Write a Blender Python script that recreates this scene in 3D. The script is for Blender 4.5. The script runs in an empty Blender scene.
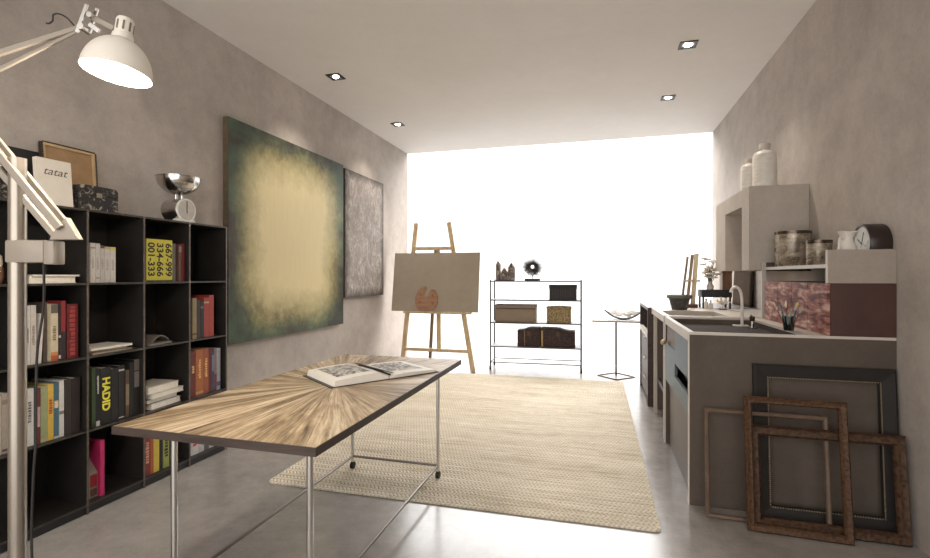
import bpy, bmesh, math, random
from mathutils import Vector, Matrix, Euler
random.seed(7)
S = bpy.context.scene
COL = S.collection
PI = math.pi

# ------------------------------------------------------------------ materials
def lin(c):
    out = []
    for v in c[:3]:
        v /= 255.0
        out.append(v / 12.92 if v <= .04045 else ((v + .055) / 1.055) ** 2.4)
    return (out[0], out[1], out[2], 1.0)

class NT:
    def __init__(s, name):
        s.m = bpy.data.materials.new(name); s.m.use_nodes = True
        s.t = s.m.node_tree; s.n = s.t.nodes; s.l = s.t.links
        s.b = s.n['Principled BSDF']
        s.tc = s.n.new('ShaderNodeTexCoord')
    def new(s, kind, **kw):
        n = s.n.new('ShaderNode' + kind)
        for k, v in kw.items():
            setattr(n, k, v)
        return n
    def link(s, a, b): s.l.new(a, b)
    def map(s, scale=(1, 1, 1), rot=(0, 0, 0), loc=(0, 0, 0)):
        mp = s.new('Mapping'); mp.inputs['Scale'].default_value = scale
        mp.inputs['Rotation'].default_value = rot; mp.inputs['Location'].default_value = loc
        s.link(s.tc.outputs['Object'], mp.inputs['Vector']); return mp.outputs['Vector']
    def noise(s, scale, detail=4, rough=.55, vec=None, dist=0):
        n = s.new('TexNoise'); n.inputs['Scale'].default_value = scale
        n.inputs['Detail'].default_value = detail; n.inputs['Roughness'].default_value = rough
        n.inputs['Distortion'].default_value = dist
        s.link(vec if vec is not None else s.tc.outputs['Object'], n.inputs['Vector']); return n.outputs['Fac']
    def ramp(s, fac, stops, interp='LINEAR'):
        r = s.new('ValToRGB'); r.color_ramp.interpolation = interp
        e = r.color_ramp.elements
        while len(e) < len(stops): e.new(.5)
        for q, (p, c) in zip(e, stops):
            q.position = p; q.color = c
        s.link(fac, r.inputs['Fac']); return r.outputs['Color']
    def math(s, op, a, b=None, c=None, clamp=False):
        n = s.new('Math', operation=op); n.use_clamp = clamp
        for i, v in enumerate((a, b, c)):
            if v is None: continue
            if isinstance(v, (int, float)): n.inputs[i].default_value = v
            else: s.link(v, n.inputs[i])
        return n.outputs[0]
    def mix(s, fac, a, b, mode='MIX'):
        n = s.new('Mix', data_type='RGBA', blend_type=mode)
        for i, v in ((0, fac), (6, a), (7, b)):
            if isinstance(v, (int, float)): n.inputs[i].default_value = v
            elif isinstance(v, tuple): n.inputs[i].default_value = v
            else: s.link(v, n.inputs[i])
        return n.outputs[2]
    def bump(s, h, strength=.3, dist=.01):
        b = s.new('Bump'); b.inputs['Strength'].default_value = strength; b.inputs['Distance'].default_value = dist
        s.link(h, b.inputs['Height']); s.link(b.outputs['Normal'], s.b.inputs['Normal'])
    def set(s, color=None, rough=None, metal=None, spec=None):
        for k, v in (('Base Color', color), ('Roughness', rough), ('Metallic', metal), ('Specular IOR Level', spec)):
            if v is None: continue
            if isinstance(v, (int, float, tuple)): s.b.inputs[k].default_value = v
            else: s.link(v, s.b.inputs[k])

CACHE = {}
def M(color, rough=.6, metal=0., var=.12, scale=18., bump=0., spec=.4):
    key = (tuple(color), rough, metal, var, scale, bump, spec)
    if key in CACHE: return CACHE[key]
    t = NT('surface')
    c = lin(color)
    f = t.noise(scale, 5)
    lo = tuple(max(0, v * (1 - var)) for v in c[:3]) + (1,)
    hi = tuple(min(1, v * (1 + var)) for v in c[:3]) + (1,)
    t.set(t.ramp(f, [(.3, lo), (.7, hi)]), rough, metal, spec)
    if bump: t.bump(f, bump, .004)
    CACHE[key] = t.m
    return t.m

def plaster(name, c1, c2, rough=.85, streak=False):
    t = NT(name)
    n1 = t.noise(1.3, 6, .62, dist=.4); n2 = t.noise(7, 8, .7); n3 = t.noise(55, 4, .6)
    f = t.math('ADD', t.math('MULTIPLY', n1, .5), t.math('ADD', t.math('MULTIPLY', n2, .35), t.math('MULTIPLY', n3, .15)))
    t.set(t.ramp(f, [(.36, lin(c1)), (.64, lin(c2))]), rough, 0, .25)
    t.bump(t.math('ADD', n2, t.math('MULTIPLY', n3, .5)), .18, .01)
    return t.m

def emis(name, color, strength):
    m = bpy.data.materials.new(name); m.use_nodes = True
    b = m.node_tree.nodes['Principled BSDF']
    b.inputs['Base Color'].default_value = color
    b.inputs['Emission Color'].default_value = color
    b.inputs['Emission Strength'].default_value = strength
    return m

def thin_glass(name, refl=.05, tint=(1, 1, 1, 1), rough=.0):
    m = bpy.data.materials.new(name); m.use_nodes = True
    t = m.node_tree; t.nodes.clear()
    o = t.nodes.new('ShaderNodeOutputMaterial'); mx = t.nodes.new('ShaderNodeMixShader')
    a = t.nodes.new('ShaderNodeBsdfTransparent'); g = t.nodes.new('ShaderNodeBsdfGlossy')
    a.inputs['Color'].default_value = tint; g.inputs['Roughness'].default_value = rough
    lw = t.nodes.new('ShaderNodeLayerWeight'); lw.inputs['Blend'].default_value = .25
    mu = t.nodes.new('ShaderNodeMath'); mu.operation = 'MULTIPLY_ADD'
    mu.inputs[1].default_value = refl * 4; mu.inputs[2].default_value = refl
    t.links.new(lw.outputs['Facing'], mu.inputs[0]); t.links.new(mu.outputs[0], mx.inputs[0])
    t.links.new(a.outputs[0], mx.inputs[1]); t.links.new(g.outputs[0], mx.inputs[2]); t.links.new(mx.outputs[0], o.inputs[0])
    return m

WALLM = plaster('wall_plaster', (155, 146, 138), (186, 176, 167))
CEILM = plaster('ceiling_plaster', (222, 217, 212), (229, 224, 219), .9)
CONC = plaster('cabinet_concrete', (74, 65, 58), (92, 82, 73), .8)
CONCL = plaster('hood_concrete', (140, 129, 118), (158, 147, 136), .75)

def floor_mat():
    t = NT('polished_concrete')
    n1 = t.noise(1.1, 6, .6, dist=.6); n2 = t.noise(9, 8, .65); n3 = t.noise(70, 3, .5)
    f = t.math('ADD', t.math('MULTIPLY', n1, .5), t.math('ADD', t.math('MULTIPLY', n2, .38), t.math('MULTIPLY', n3, .12)))
    t.set(t.ramp(f, [(.34, lin((120, 114, 108))), (.5, lin((142, 136, 130))), (.66, lin((160, 153, 147)))]),
          t.ramp(n1, [(.3, (.17, .17, .17, 1)), (.7, (.24, .24, .24, 1))]), 0, .5)
    t.bump(n1, .02, .01)
    return t.m

def rug_mat():
    t = NT('braided_jute')
    sp = t.new('SeparateXYZ'); t.link(t.tc.outputs['Object'], sp.inputs[0])
    x, y = sp.outputs[0], sp.outputs[1]
    wob = t.math('MULTIPLY', t.noise(3, 3), .02)
    yy = t.math('ADD', y, wob)
    row = t.math('MULTIPLY', yy, 1 / .034)
    fr = t.math('FRACT', row); rid = t.math('FLOOR', row)
    par = t.math('SUBTRACT', t.math('MULTIPLY', t.math('MODULO', t.math('ABSOLUTE', rid), 2.), 2.), 1.)
    diag = t.math('FRACT', t.math('ADD', t.math('MULTIPLY', x, 1 / .026), t.math('MULTIPLY', t.math('MULTIPLY', fr, par), .9)))
    ridge = t.math('SINE', t.math('MULTIPLY', diag, PI))
    prof = t.math('SINE', t.math('MULTIPLY', fr, PI))
    h = t.math('MULTIPLY', t.math('POWER', ridge, .6), t.math('POWER', prof, .3))
    streak = t.noise(1, 5, .65, t.map((2.2, 34, 1)))
    big = t.noise(1, 4, .6, t.map((.8, 5, 1), loc=(3, 1, 0)))
    fine = t.noise(160, 2)
    base = t.ramp(t.math('ADD', t.math('MULTIPLY', streak, .55), t.math('ADD', t.math('MULTIPLY', big, .3), t.math('MULTIPLY', t.noise(9, 5, .7), .18))),
                  [(.34, lin((174, 160, 137))), (.48, lin((214, 202, 180))), (.64, lin((238, 228, 210)))])
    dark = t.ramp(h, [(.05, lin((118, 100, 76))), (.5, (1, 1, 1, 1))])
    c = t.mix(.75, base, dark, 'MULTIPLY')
    c = t.mix(.25, c, t.ramp(fine, [(.3, (.5, .5, .5, 1)), (.7, (1, 1, 1, 1))]), 'MULTIPLY')
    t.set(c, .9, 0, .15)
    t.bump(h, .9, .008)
    return t.m

def table_mat():
    t = NT('sunburst_veneer')
    sp = t.new('SeparateXYZ'); t.link(t.tc.outputs['Object'], sp.inputs[0])
    x, y = sp.outputs[0], sp.outputs[1]
    ang = t.math('ARCTAN2', y, x)
    r = t.math('SQRT', t.math('ADD', t.math('MULTIPLY', x, x), t.math('MULTIPLY', y, y)))
    N = 44
    wed = t.math('FLOOR', t.math('MULTIPLY', ang, N / (2 * PI)))
    wn = t.new('TexWhiteNoise', noise_dimensions='1D'); t.link(wed, wn.inputs['W'])
    cb = t.new('CombineXYZ')
    t.link(t.math('MULTIPLY', r, 1.6), cb.inputs[0])
    t.link(t.math('MULTIPLY', ang, 20.), cb.inputs[1])
    t.link(t.math('MULTIPLY', wn.outputs['Value'], 30.), cb.inputs[2])
    g = t.noise(2.1, 7, .66, cb.outputs[0], .5)
    cb2 = t.new('CombineXYZ')
    t.link(t.math('MULTIPLY', r, 7.), cb2.inputs[0]); t.link(t.math('MULTIPLY', ang, 9.), cb2.inputs[1])
    blot = t.noise(1.3, 4, .6, cb2.outputs[0])
    f = t.math('ADD', t.math('MULTIPLY', g, .72), t.math('ADD', t.math('MULTIPLY', wn.outputs['Value'], .13), t.math('MULTIPLY', blot, .18)))
    c = t.ramp(f, [(.36, lin((70, 54, 40))), (.45, lin((130, 109, 84))), (.54, lin((172, 152, 124))), (.66, lin((212, 196, 172)))])
    red = t.ramp(t.noise(2.7, 5, .6, t.map((1, 1, 1), loc=(4, 2, 0))), [(.60, (0, 0, 0, 1)), (.70, (.5, .5, .5, 1))])
    c = t.mix(red, c, lin((126, 88, 66)))
    t.set(c, .42, 0, .4)
    t.bump(g, .12, .004)
    return t.m

def glow_painting_mat(hw, hh):
    # painted canvas: cream field inside a green-teal border (object coords: y = width, z = height)
    t = NT('green_and_cream_paint')
    sp = t.new('SeparateXYZ'); t.link(t.tc.outputs['Object'], sp.inputs[0])
    y, z = sp.outputs[1], sp.outputs[2]
    nlo = t.noise(1.6, 6, .65, dist=.5); nhi = t.noise(9, 8, .7); st = t.noise(3, 6, .7, t.map((1, 12, 1.5)))
    dy = t.math('SUBTRACT', hw, t.math('ABSOLUTE', y)); dz = t.math('SUBTRACT', hh, t.math('ABSOLUTE', z))
    d = t.math('MINIMUM', dy, t.math('MULTIPLY', dz, .92))
    # rounded minimum
    k = t.math('ADD', t.math('POWER', t.math('MAXIMUM', t.math('SUBTRACT', 1., t.math('MULTIPLY', dy, 1.75)), 0), 2.),
               t.math('POWER', t.math('MAXIMUM', t.math('SUBTRACT', 1., t.math('MULTIPLY', dz, 1.75)), 0), 2.))
    e = t.math('SUBTRACT', 1.12, t.math('SQRT', k))
    e = t.math('ADD', e, t.math('MULTIPLY', t.math('SUBTRACT', nlo, .5), .8))
    e = t.math('ADD', e, t.math('MULTIPLY', t.math('SUBTRACT', nhi, .5), .55))
    c = t.ramp(e, [(.04, lin((50, 46, 38))), (.20, lin((76, 78, 58))), (.36, lin((124, 116, 78))), (.58, lin((178, 164, 120))), (.95, lin((212, 197, 152)))])
    side = t.math('MULTIPLY', t.math('SUBTRACT', 1., t.math('MULTIPLY', dy, 4.), None, True), t.math('GREATER_THAN', 0., y))
    c = t.mix(t.math('MULTIPLY', side, .6), c, lin((66, 52, 46)))
    tq = t.math('MULTIPLY', t.ramp(nlo, [(.45, (0, 0, 0, 1)), (.62, (1, 1, 1, 1))]), t.math('SUBTRACT', 1., e, None, True))
    c = t.mix(t.math('MULTIPLY', tq, .65), c, lin((72, 104, 78)))
    c = t.mix(.14, c, t.ramp(st, [(.3, (.62, .58, .5, 1)), (.6, (1, 1, 1, 1))]), 'MULTIPLY')
    t.set(c, .5, 0, .3); t.bump(nhi, .15, .004)
    return t.m

def grey_painting_mat(hw, hh):
    t = NT('scratched_grey_paint')
    sp = t.new('SeparateXYZ'); t.link(t.tc.outputs['Object'], sp.inputs[0])
    y, z = sp.outputs[1], sp.outputs[2]
    d = t.math('MINIMUM', t.math('SUBTRACT', hw, t.math('ABSOLUTE', y)), t.math('SUBTRACT', hh, t.math('ABSOLUTE', z)))
    n1 = t.noise(5, 9, .75, t.map((1, 2.0, 1)), 2.2); n2 = t.noise(2, 6, .65, dist=1.5); n3 = t.noise(60, 3, .6, t.map((1, 2.5, .6)))
    f = t.math('ADD', t.math('MULTIPLY', n1, .55), t.math('ADD', t.math('MULTIPLY', n2, .25), t.math('MULTIPLY', n3, .2)))
    c = t.ramp(f, [(.34, lin((104, 95, 89))), (.5, lin((146, 137, 131))), (.62, lin((196, 188, 181)))])
    e = t.ramp(t.math('ADD', d, t.math('MULTIPLY', n1, .08)), [(.04, lin((82, 72, 66))), (.16, (1, 1, 1, 1))])
    t.set(t.mix(.8, c, e, 'MULTIPLY'), .7, 0, .25); t.bump(n1, .25, .004)
    return t.m

def red_wood_mat():
    t = NT('reclaimed_red_wood')
    n = t.noise(1, 5, .62, t.map((1, 4.5, 24)), .8); n2 = t.noise(1, 4, .6, t.map((1, 14, 30), loc=(0, 3, 1)))
    f = t.math('ADD', t.math('MULTIPLY', n, .7), t.math('MULTIPLY', n2, .3))
    t.set(t.ramp(f, [(.36, lin((54, 28, 26))), (.45, lin((104, 54, 47))), (.52, lin((146, 96, 84))), (.62, lin((196, 164, 150)))]), .6, 0, .3)
    t.bump(f, .4, .006)
    return t.m

def wood_mat(name, c1, c2, axis_scale=(30, 30, 2), rough=.5):
    t = NT(name)
    n = t.noise(1.2, 6, .65, t.map(axis_scale), .6)
    t.set(t.ramp(n, [(.32, lin(c1)), (.68, lin(c2))]), rough, 0, .35); t.bump(n, .15, .003)
    return t.m

def flecked_mat(name, base, fleck, scale=26, thr=.62, rough=.4):
    t = NT(name)
    n = t.noise(scale, 5, .6, dist=1.2)
    t.set(t.ramp(n, [(thr - .04, lin(base)), (thr + .06, lin(fleck))]), rough, 0, .4)
    t.bump(n, .3, .004)
    return t.m

def carved_mat(name, c1, c2, scale=60):
    t = NT(name)
    v = t.new('TexVoronoi', feature='SMOOTH_F1'); v.inputs['Scale'].default_value = scale
    t.link(t.tc.outputs['Object'], v.inputs['Vector'])
    n = t.noise(scale * .6, 4)
    f = t.math('ADD', t.math('MULTIPLY', v.outputs['Distance'], .8), t.math('MULTIPLY', n, .35))
    t.set(t.ramp(f, [(.25, lin(c2)), (.65, lin(c1))]), .6, 0, .3); t.bump(f, .7, .008)
    return t.m

def print_mat():
    # a grey botanical picture printed on a page
    t = NT('printed_page')
    sp = t.new('SeparateXYZ'); t.link(t.tc.outputs['Object'], sp.inputs[0])
    n = t.noise(14, 6, .7, dist=2.5)
    inside = t.math('MULTIPLY', t.math('LESS_THAN', t.math('ABSOLUTE', t.math('ADD', t.math('ABSOLUTE', sp.outputs[0]), -.17)), .105),
                    t.math('LESS_THAN', t.math('ABSOLUTE', t.math('SUBTRACT', sp.outputs[1], .02)), .135))
    pic = t.ramp(n, [(.40, lin((70, 66, 62))), (.5, lin((150, 145, 140))), (.6, lin((206, 202, 196)))])
    t.set(t.mix(inside, lin((226, 221, 212)), pic), .5, 0, .3)
    return t.m

TSTEEL = M((128, 121, 114), .42, .9, .06, 9)
CHROME = M((205, 202, 198), .16, 1., .04, 6)
STEEL = M((176, 170, 163), .3, 1., .08, 9)
LAMPM = M((146, 135, 122), .38, .0, .03, 8, 0, .5)
LAMPG = M((222, 214, 202), .32, .0, .02, 8, 0, .5)
BLACK = M((30, 28, 27), .5, 0, .2, 14)
SHELFM = M((34, 31, 29), .42, .0, .25, 9, 0, .5)
EDGEM = M((104, 94, 86), .4, .6, .25, 24)
RUBBER = M((34, 31, 29), .7)
PALE = M((184, 174, 163), .45, 0, .06, 12)
PAGES = M((214, 205, 190), .8, 0, .08, 90)
DARKWOOD = wood_mat('dark_brown_wood', (50, 36, 31), (72, 54, 46), (22, 3, 22), .45)
EASELW = wood_mat('easel_wood', (170, 146, 112), (206, 184, 148), (26, 26, 3), .55)
GLASSM = thin_glass('clear_glass', .05)

# ------------------------------------------------------------------ mesh builder
class MB:
    def __init__(s): s.bm = bmesh.new()
    def _add(s, verts, faces, mi=0, smooth=False, mat4=None):
        vs = [s.bm.verts.new(mat4 @ Vector(v) if mat4 else Vector(v)) for v in verts]
        for f in faces:
            try:
                q = s.bm.faces.new([vs[i] for i in f]); q.material_index = mi; q.smooth = smooth
            except ValueError:
                pass
        return vs
    def box(s, x0, x1, y0, y1, z0, z1, mi=0, bev=0., mat4=None):
        vs = s._add([(x0, y0, z0), (x1, y0, z0), (x1, y1, z0), (x0, y1, z0), (x0, y0, z1), (x1, y0, z1), (x1, y1, z1), (x0, y1, z1)],
                    [(0, 3, 2, 1), (4, 5, 6, 7), (0, 1, 5, 4), (1, 2, 6, 5), (2, 3, 7, 6), (3, 0, 4, 7)], mi, False, mat4)
        if bev:
            ed = set(e for v in vs for e in v.link_edges)
            bmesh.ops.bevel(s.bm, geom=list(ed), offset=bev, segments=2, affect='EDGES', profile=.5)
        return s
    def bar(s, p0, p1, w, d, side=None, mi=0, taper=1.):
        p0, p1 = Vector(p0), Vector(p1); a = (p1 - p0).normalized()
        sd = Vector(side) if side else (Vector((0, 1, 0)) if abs(a.y) < .9 else Vector((1, 0, 0)))
        u = (sd - a * sd.dot(a)).normalized(); v = a.cross(u)
        vs = []
        for p, k in ((p0, 1.), (p1, taper)):
            for i, j in ((-1, -1), (1, -1), (1, 1), (-1, 1)):
                vs.append(p + v * (i * w * k / 2) + u * (j * d * k / 2))
        s._add(vs, [(0, 3, 2, 1), (4, 5, 6, 7), (0, 1, 5, 4), (1, 2, 6, 5), (2, 3, 7, 6), (3, 0, 4, 7)], mi)
        return s
    def cyl(s, p0, p1, r0, r1=None, seg=20, mi=0, smooth=True):
        r1 = r0 if r1 is None else r1
        p0, p1 = Vector(p0), Vector(p1); a = (p1 - p0).normalized()
        t = Vector((1, 0, 0)) if abs(a.x) < .9 else Vector((0, 1, 0))
        u = a.cross(t).normalized(); v = a.cross(u)
        ring = []
        for p, r in ((p0, r0), (p1, r1)):
            ring.append([s.bm.verts.new(p + (u * math.cos(2 * PI * i / seg) + v * math.sin(2 * PI * i / seg)) * r) for i in range(seg)])
        for i in range(seg):
            j = (i + 1) % seg
            f = s.bm.faces.new((ring[0][i], ring[0][j], ring[1][j], ring[1][i])); f.smooth = smooth; f.material_index = mi
        for rg in ring:
            f = s.bm.faces.new(rg); f.material_index = mi
        return s
    def tube(s, pts, r, seg=10, mi=0, radii=None):
        pts = [Vector(p) for p in pts]; rings = []
        u = None
        for i, p in enumerate(pts):
            a = (pts[min(i + 1, len(pts) - 1)] - pts[max(i - 1, 0)]).normalized()
            if u is None:
                t = Vector((0, 0, 1)) if abs(a.z) < .9 else Vector((1, 0, 0))
                u = a.cross(t).normalized()
            else:
                u = (u - a * u.dot(a)).normalized()
            v = a.cross(u); rr = radii[i] if radii else r
            rings.append([s.bm.verts.new(p + (u * math.cos(2 * PI * k / seg) + v * math.sin(2 * PI * k / seg)) * rr) for k in range(seg)])
        for A, B in zip(rings, rings[1:]):
            for k in range(seg):
                j = (k + 1) % seg
                f = s.bm.faces.new((A[k], A[j], B[j], B[k])); f.smooth = True; f.material_index = mi
        for rg in (rings[0], rings[-1]):
            f = s.bm.faces.new(rg); f.material_index = mi
        return s
    def lathe(s, prof, c=(0, 0, 0), seg=32, mi=0, mat4=None, sx=1., sy=1.):
        c = Vector(c); rings = []
        for r, z in prof:
            if r < 1e-6:
                p = c + Vector((0, 0, z)); rings.append([s.bm.verts.new(mat4 @ p if mat4 else p)])
            else:
                rg = []
                for k in range(seg):
                    p = c + Vector((r * sx * math.cos(2 * PI * k / seg), r * sy * math.sin(2 * PI * k / seg), z))
                    rg.append(s.bm.verts.new(mat4 @ p if mat4 else p))
                rings.append(rg)
        for A, B in zip(rings, rings[1:]):
            if len(A) == 1 and len(B) == 1: continue
            for k in range(seg):
                j = (k + 1) % seg
                if len(A) == 1: q = (A[0], B[j], B[k])
                elif len(B) == 1: q = (A[k], A[j], B[0])
                else: q = (A[k], A[j], B[j], B[k])
                f = s.bm.faces.new(q); f.smooth = True; f.material_index = mi
        return s
    def prism(s, poly, axis, a0, a1, mi=0, smooth=False, mat4=None):
        # poly: 2-D points; axis 'x' -> (y,z), 'y' -> (x,z), 'z' -> (x,y)
        def P(p, a):
            q = Vector((a, p[0], p[1])) if axis == 'x' else Vector((p[0], a, p[1])) if axis == 'y' else Vector((p[0], p[1], a))
            return mat4 @ q if mat4 else q
        A = [s.bm.verts.new(P(p, a0)) for p in poly]; B = [s.bm.verts.new(P(p, a1)) for p in poly]
        n = len(poly)
        for i in range(n):
            j = (i + 1) % n
            f = s.bm.faces.new((A[i], A[j], B[j], B[i])); f.material_index = mi; f.smooth = smooth
        for rg in (A, B):
            f = s.bm.faces.new(rg); f.material_index = mi
        return s
    def ball(s, c, r, seg=16, mi=0, sc=(1, 1, 1)):
        m = Matrix.Translation(c) @ Matrix.Diagonal((sc[0], sc[1], sc[2], 1))
        n = seg // 2
        prof = [(r * math.sin(PI * i / n), -r * math.cos(PI * i / n)) for i in range(n + 1)]
        prof[0] = (0, -r); prof[-1] = (0, r)
        return s.lathe(prof, (0, 0, 0), seg, mi, m)
    def build(s, name, mats, parent=None, loc=None, bevel=0., label=None):
        bmesh.ops.recalc_face_normals(s.bm, faces=s.bm.faces)
        me = bpy.data.meshes.new(name); s.bm.to_mesh(me); s.bm.free()
        for m in (mats if isinstance(mats, (list, tuple)) else [mats]): me.materials.append(m)
        try: me.set_sharp_from_angle(angle=math.radians(38))
        except Exception: pass
        o = bpy.data.objects.new(name, me); COL.objects.link(o)
        if parent is not None: o.parent = parent
        if loc is not None: o.location = loc
        if bevel:
            b = o.modifiers.new('bevel', 'BEVEL'); b.width = bevel; b.segments = 2; b.limit_method = 'ANGLE'; b.angle_limit = math.radians(50)
        if label: o['label'] = label
        return o

def tag(o, label, cat, group=None):
    o['label'] = label; o['category'] = cat
    if group: o['group'] = group
    return o
def thing(name, label, cat, loc=(0, 0, 0), rot=(0, 0, 0), group=None):
    o = bpy.data.objects.new(name, None); o.empty_display_size = .05; COL.objects.link(o)
    o.location = loc; o.rotation_euler = rot
    return tag(o, label, cat, group)
def structure(o):
    o['kind'] = 'structure'; return o
def B(x0, x1, y0, y1, z0, z1, bev=0.):
    return MB().box(x0, x1, y0, y1, z0, z1, 0, bev)
def copy_tree(o, parent=None):
    c = o.copy(); COL.objects.link(c)
    if parent is not None: c.parent = parent
    for ch in list(o.children): copy_tree(ch, c)
    return c

def text_mesh(name, body, size, mat, parent, m4, ext=.0006, shear=0., bold=0., sx=1., align='CENTER'):
    cu = bpy.data.curves.new(name, 'FONT'); cu.body = body; cu.size = size; cu.extrude = ext
    cu.align_x = align; cu.align_y = 'CENTER'; cu.shear = shear; cu.offset = bold
    t = bpy.data.objects.new(name, cu); COL.objects.link(t)
    dg = bpy.context.evaluated_depsgraph_get(); dg.update()
    me = bpy.data.meshes.new_from_object(t.evaluated_get(dg)); me.name = name
    bpy.data.objects.remove(t)
    me.transform(m4 @ Matrix.Diagonal((sx, 1, 1, 1)))
    me.materials.clear(); me.materials.append(mat)
    o = bpy.data.objects.new(name, me); COL.objects.link(o); o.parent = parent
    return o
FACE_X = Matrix(((0, 0, 1, 0), (1, 0, 0, 0), (0, 1, 0, 0), (0, 0, 0, 1)))       # reads along +Y, faces +X
SPINE_X = Matrix(((0, 0, 1, 0), (0, 1, 0, 0), (-1, 0, 0, 0), (0, 0, 0, 1)))     # reads downwards, faces +X

# ------------------------------------------------------------------ the room
XL, XR, YB, YF, H = -3.05, 1.495, 7.42, -1.6, 3.31
structure(B(XL - .15, XR + .15, YF, YB + .1, -.12, 0).build('floor', floor_mat()))
structure(B(XL - .15, XR + .15, YF, YB + .051, H, H + .12).build('ceiling', CEILM))
structure(B(XL - .15, XL, YF, YB + .051, 0, H).build('wall_left', WALLM))
structure(B(XR, XR + .15, YF, YB + .051, 0, H).build('wall_right', WALLM))
fr = MB()
fr.box(XL, XL + .003, YB + .03, YB + .05, 0, H); fr.box(XR - .003, XR, YB + .03, YB + .05, 0, H)
fr.box(XL + .003, XR - .003, YB + .03, YB + .05, H - .003, H); fr.box(XL + .003, XR - .003, YB + .03, YB + .05, 0, .004)
win = structure(fr.build('window_1', M((240, 238, 235), .5)))
win['label'] = 'full-width floor-to-ceiling back window, blown out white'
B(XL + .003, XR - .003, YB + .035, YB + .043, .004, H - .003).build('pane', GLASSM, win)

# recessed ceiling spots
def ceiling_spot(x, y, label):
    t = thing('ceiling_spotlight', label, 'ceiling light', (x, y, H), (0, 0, 0), 'recessed ceiling spotlights')
    m = MB(); w, i = .072, .05
    m.box(-w, w, -w, -i, -.008, -.0005); m.box(-w, w, i, w, -.008, -.0005); m.box(-w, -i, -i, i, -.008, -.0005); m.box(i, w, -i, i, -.008, -.0005)
    m.build('frame', M((44, 41, 39), .4, .3), t)
    m = MB(); m.lathe([(.05, -.004), (.036, -.0015), (0, -.001)], seg=28); m.build('reflector', M((190, 186, 180), .2, 1.), t)
    m = MB(); m.lathe([(0, -.012), (.026, -.0105), (.030, -.005), (0, -.002)], seg=24); m.build('lamp', emis('spot_lens', (1, .95, .87, 1), 9.), t)
    l = bpy.data.lights.new('ceiling_spot_beam', 'SPOT'); l.energy = 13; l.spot_size = math.radians(105); l.spot_blend = .8; l.color = (1, .90, .78); l.shadow_soft_size = .03
    o = bpy.data.objects.new('ceiling_spot_beam', l); COL.objects.link(o); o.parent = t; o.location = (0, 0, -.03)
ceiling_spot(-2.55, 4.365, 'small square recessed ceiling spotlight above the big green and cream painting')
ceiling_spot(-2.57, 5.96, 'small square recessed ceiling spotlight above the narrow grey painting')
ceiling_spot(.72, 4.568, 'small square recessed ceiling spotlight on the right, nearest the camera')
ceiling_spot(.72, 5.872, 'small square recessed ceiling spotlight on the right, nearest the back window')

# ------------------------------------------------------------------ rug
def rounded_rect(x0, x1, y0, y1, r, n=6):
    pts = []
    for cx, cy, a0 in ((x1 - r, y1 - r, 0), (x0 + r, y1 - r, 90), (x0 + r, y0 + r, 180), (x1 - r, y0 + r, 270)):
        for i in range(n + 1):
            a = math.radians(a0 + 90 * i / n); pts.append((cx + r * math.cos(a), cy + r * math.sin(a)))
    return pts
m = MB(); m.prism(rounded_rect(-1.18, 1.18, -1.83, 1.83, .035), 'z', 0, .010)
rug = m.build('rug', rug_mat(), None, (-.898, 4.52, .001)); rug.rotation_euler = (0, 0, math.radians(.6))
tag(rug, 'large sand-coloured braided jute rug on the concrete floor', 'rug')

# ------------------------------------------------------------------ paintings on the left wall
def wall_painting(label, y0, y1, z0, z1, x, face, edge, name='painting'):
    yc, zc = (y0 + y1) / 2, (z0 + z1) / 2
    t = thing(name, label, 'painting', (XL + .001, yc, zc))
    d = x - XL
    hw, hh = (y1 - y0) / 2, (z1 - z0) / 2
    MB().box(.001, d - .004, -hw, hw, -hh, hh).build('stretcher', edge, t)
    MB().box(d - .004, d, -hw, hw, -hh, hh).build('canvas', face(hw, hh), t)
wall_painting('large canvas with a glowing cream centre and dark green border on the left wall', 3.41, 5.30, .745, 2.655, -2.995,
              glow_painting_mat, M((98, 84, 66), .7, 0, .25))
wall_painting('narrow scratchy grey abstract canvas on the left wall beside the big green one', 5.345, 6.43, 1.05, 2.63, -2.995,
              grey_painting_mat, M((82, 70, 64), .7, 0, .25))

# ------------------------------------------------------------------ bookshelf
SY = [1.36, 1.713, 2.063, 2.412, 2.763, 3.109]
SZ = [.05, .46, .87, 1.28, 1.69]
SXF, SXB = -2.746, -3.045
sh = thing('bookshelf', 'long black open cube bookshelf along the left wall', 'bookshelf', (-2.9, 2.23, 0))
ox, oy = -2.9, 2.23
for y in SY:
    B(SXB - ox, SXF - .004 - ox, y - .006 - oy, y + .006 - oy, .03, 1.69).build('upright', SHELFM, sh)
    B(SXF - .004 - ox, SXF - ox, y - .0055 - oy, y + .0055 - oy, .0, 1.694).build('edge_strip', EDGEM, sh)
    B(SXB + .02 - ox, SXB + .05 - ox, y - .008 - oy, y + .008 - oy, 0, .03).build('foot', BLACK, sh)
for z in SZ:
    for y0, y1 in zip(SY, SY[1:]):
        B(SXB - ox, SXF - .004 - ox, y0 + .0062 - oy, y1 - .0062 - oy, z - .006, z + .006).build('shelf', SHELFM, sh)
        B(SXF - .004 - ox, SXF - .0002 - ox, y0 + .0058 - oy, y1 - .0058 - oy, z - .005, z + .006).build('edge_strip', M((74, 68, 62), .4, .5, .3, 24), sh)
for y0, y1 in zip(SY, SY[1:]):
    B(SXB - ox, SXB + .004 - ox, y0 + .007 - oy, y1 - .007 - oy, .057, 1.683).build('back_panel', BLACK, sh)
B(SXF - .02 - ox, SXF - .008 - ox, SY[0] + .01 - oy, SY[-1] - .01 - oy, .004, .042).build('plinth', BLACK, sh)

def calm(c):
    g = sum(c) / 3; return tuple((v * .80 + g * .20) * .90 for v in c)

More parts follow.
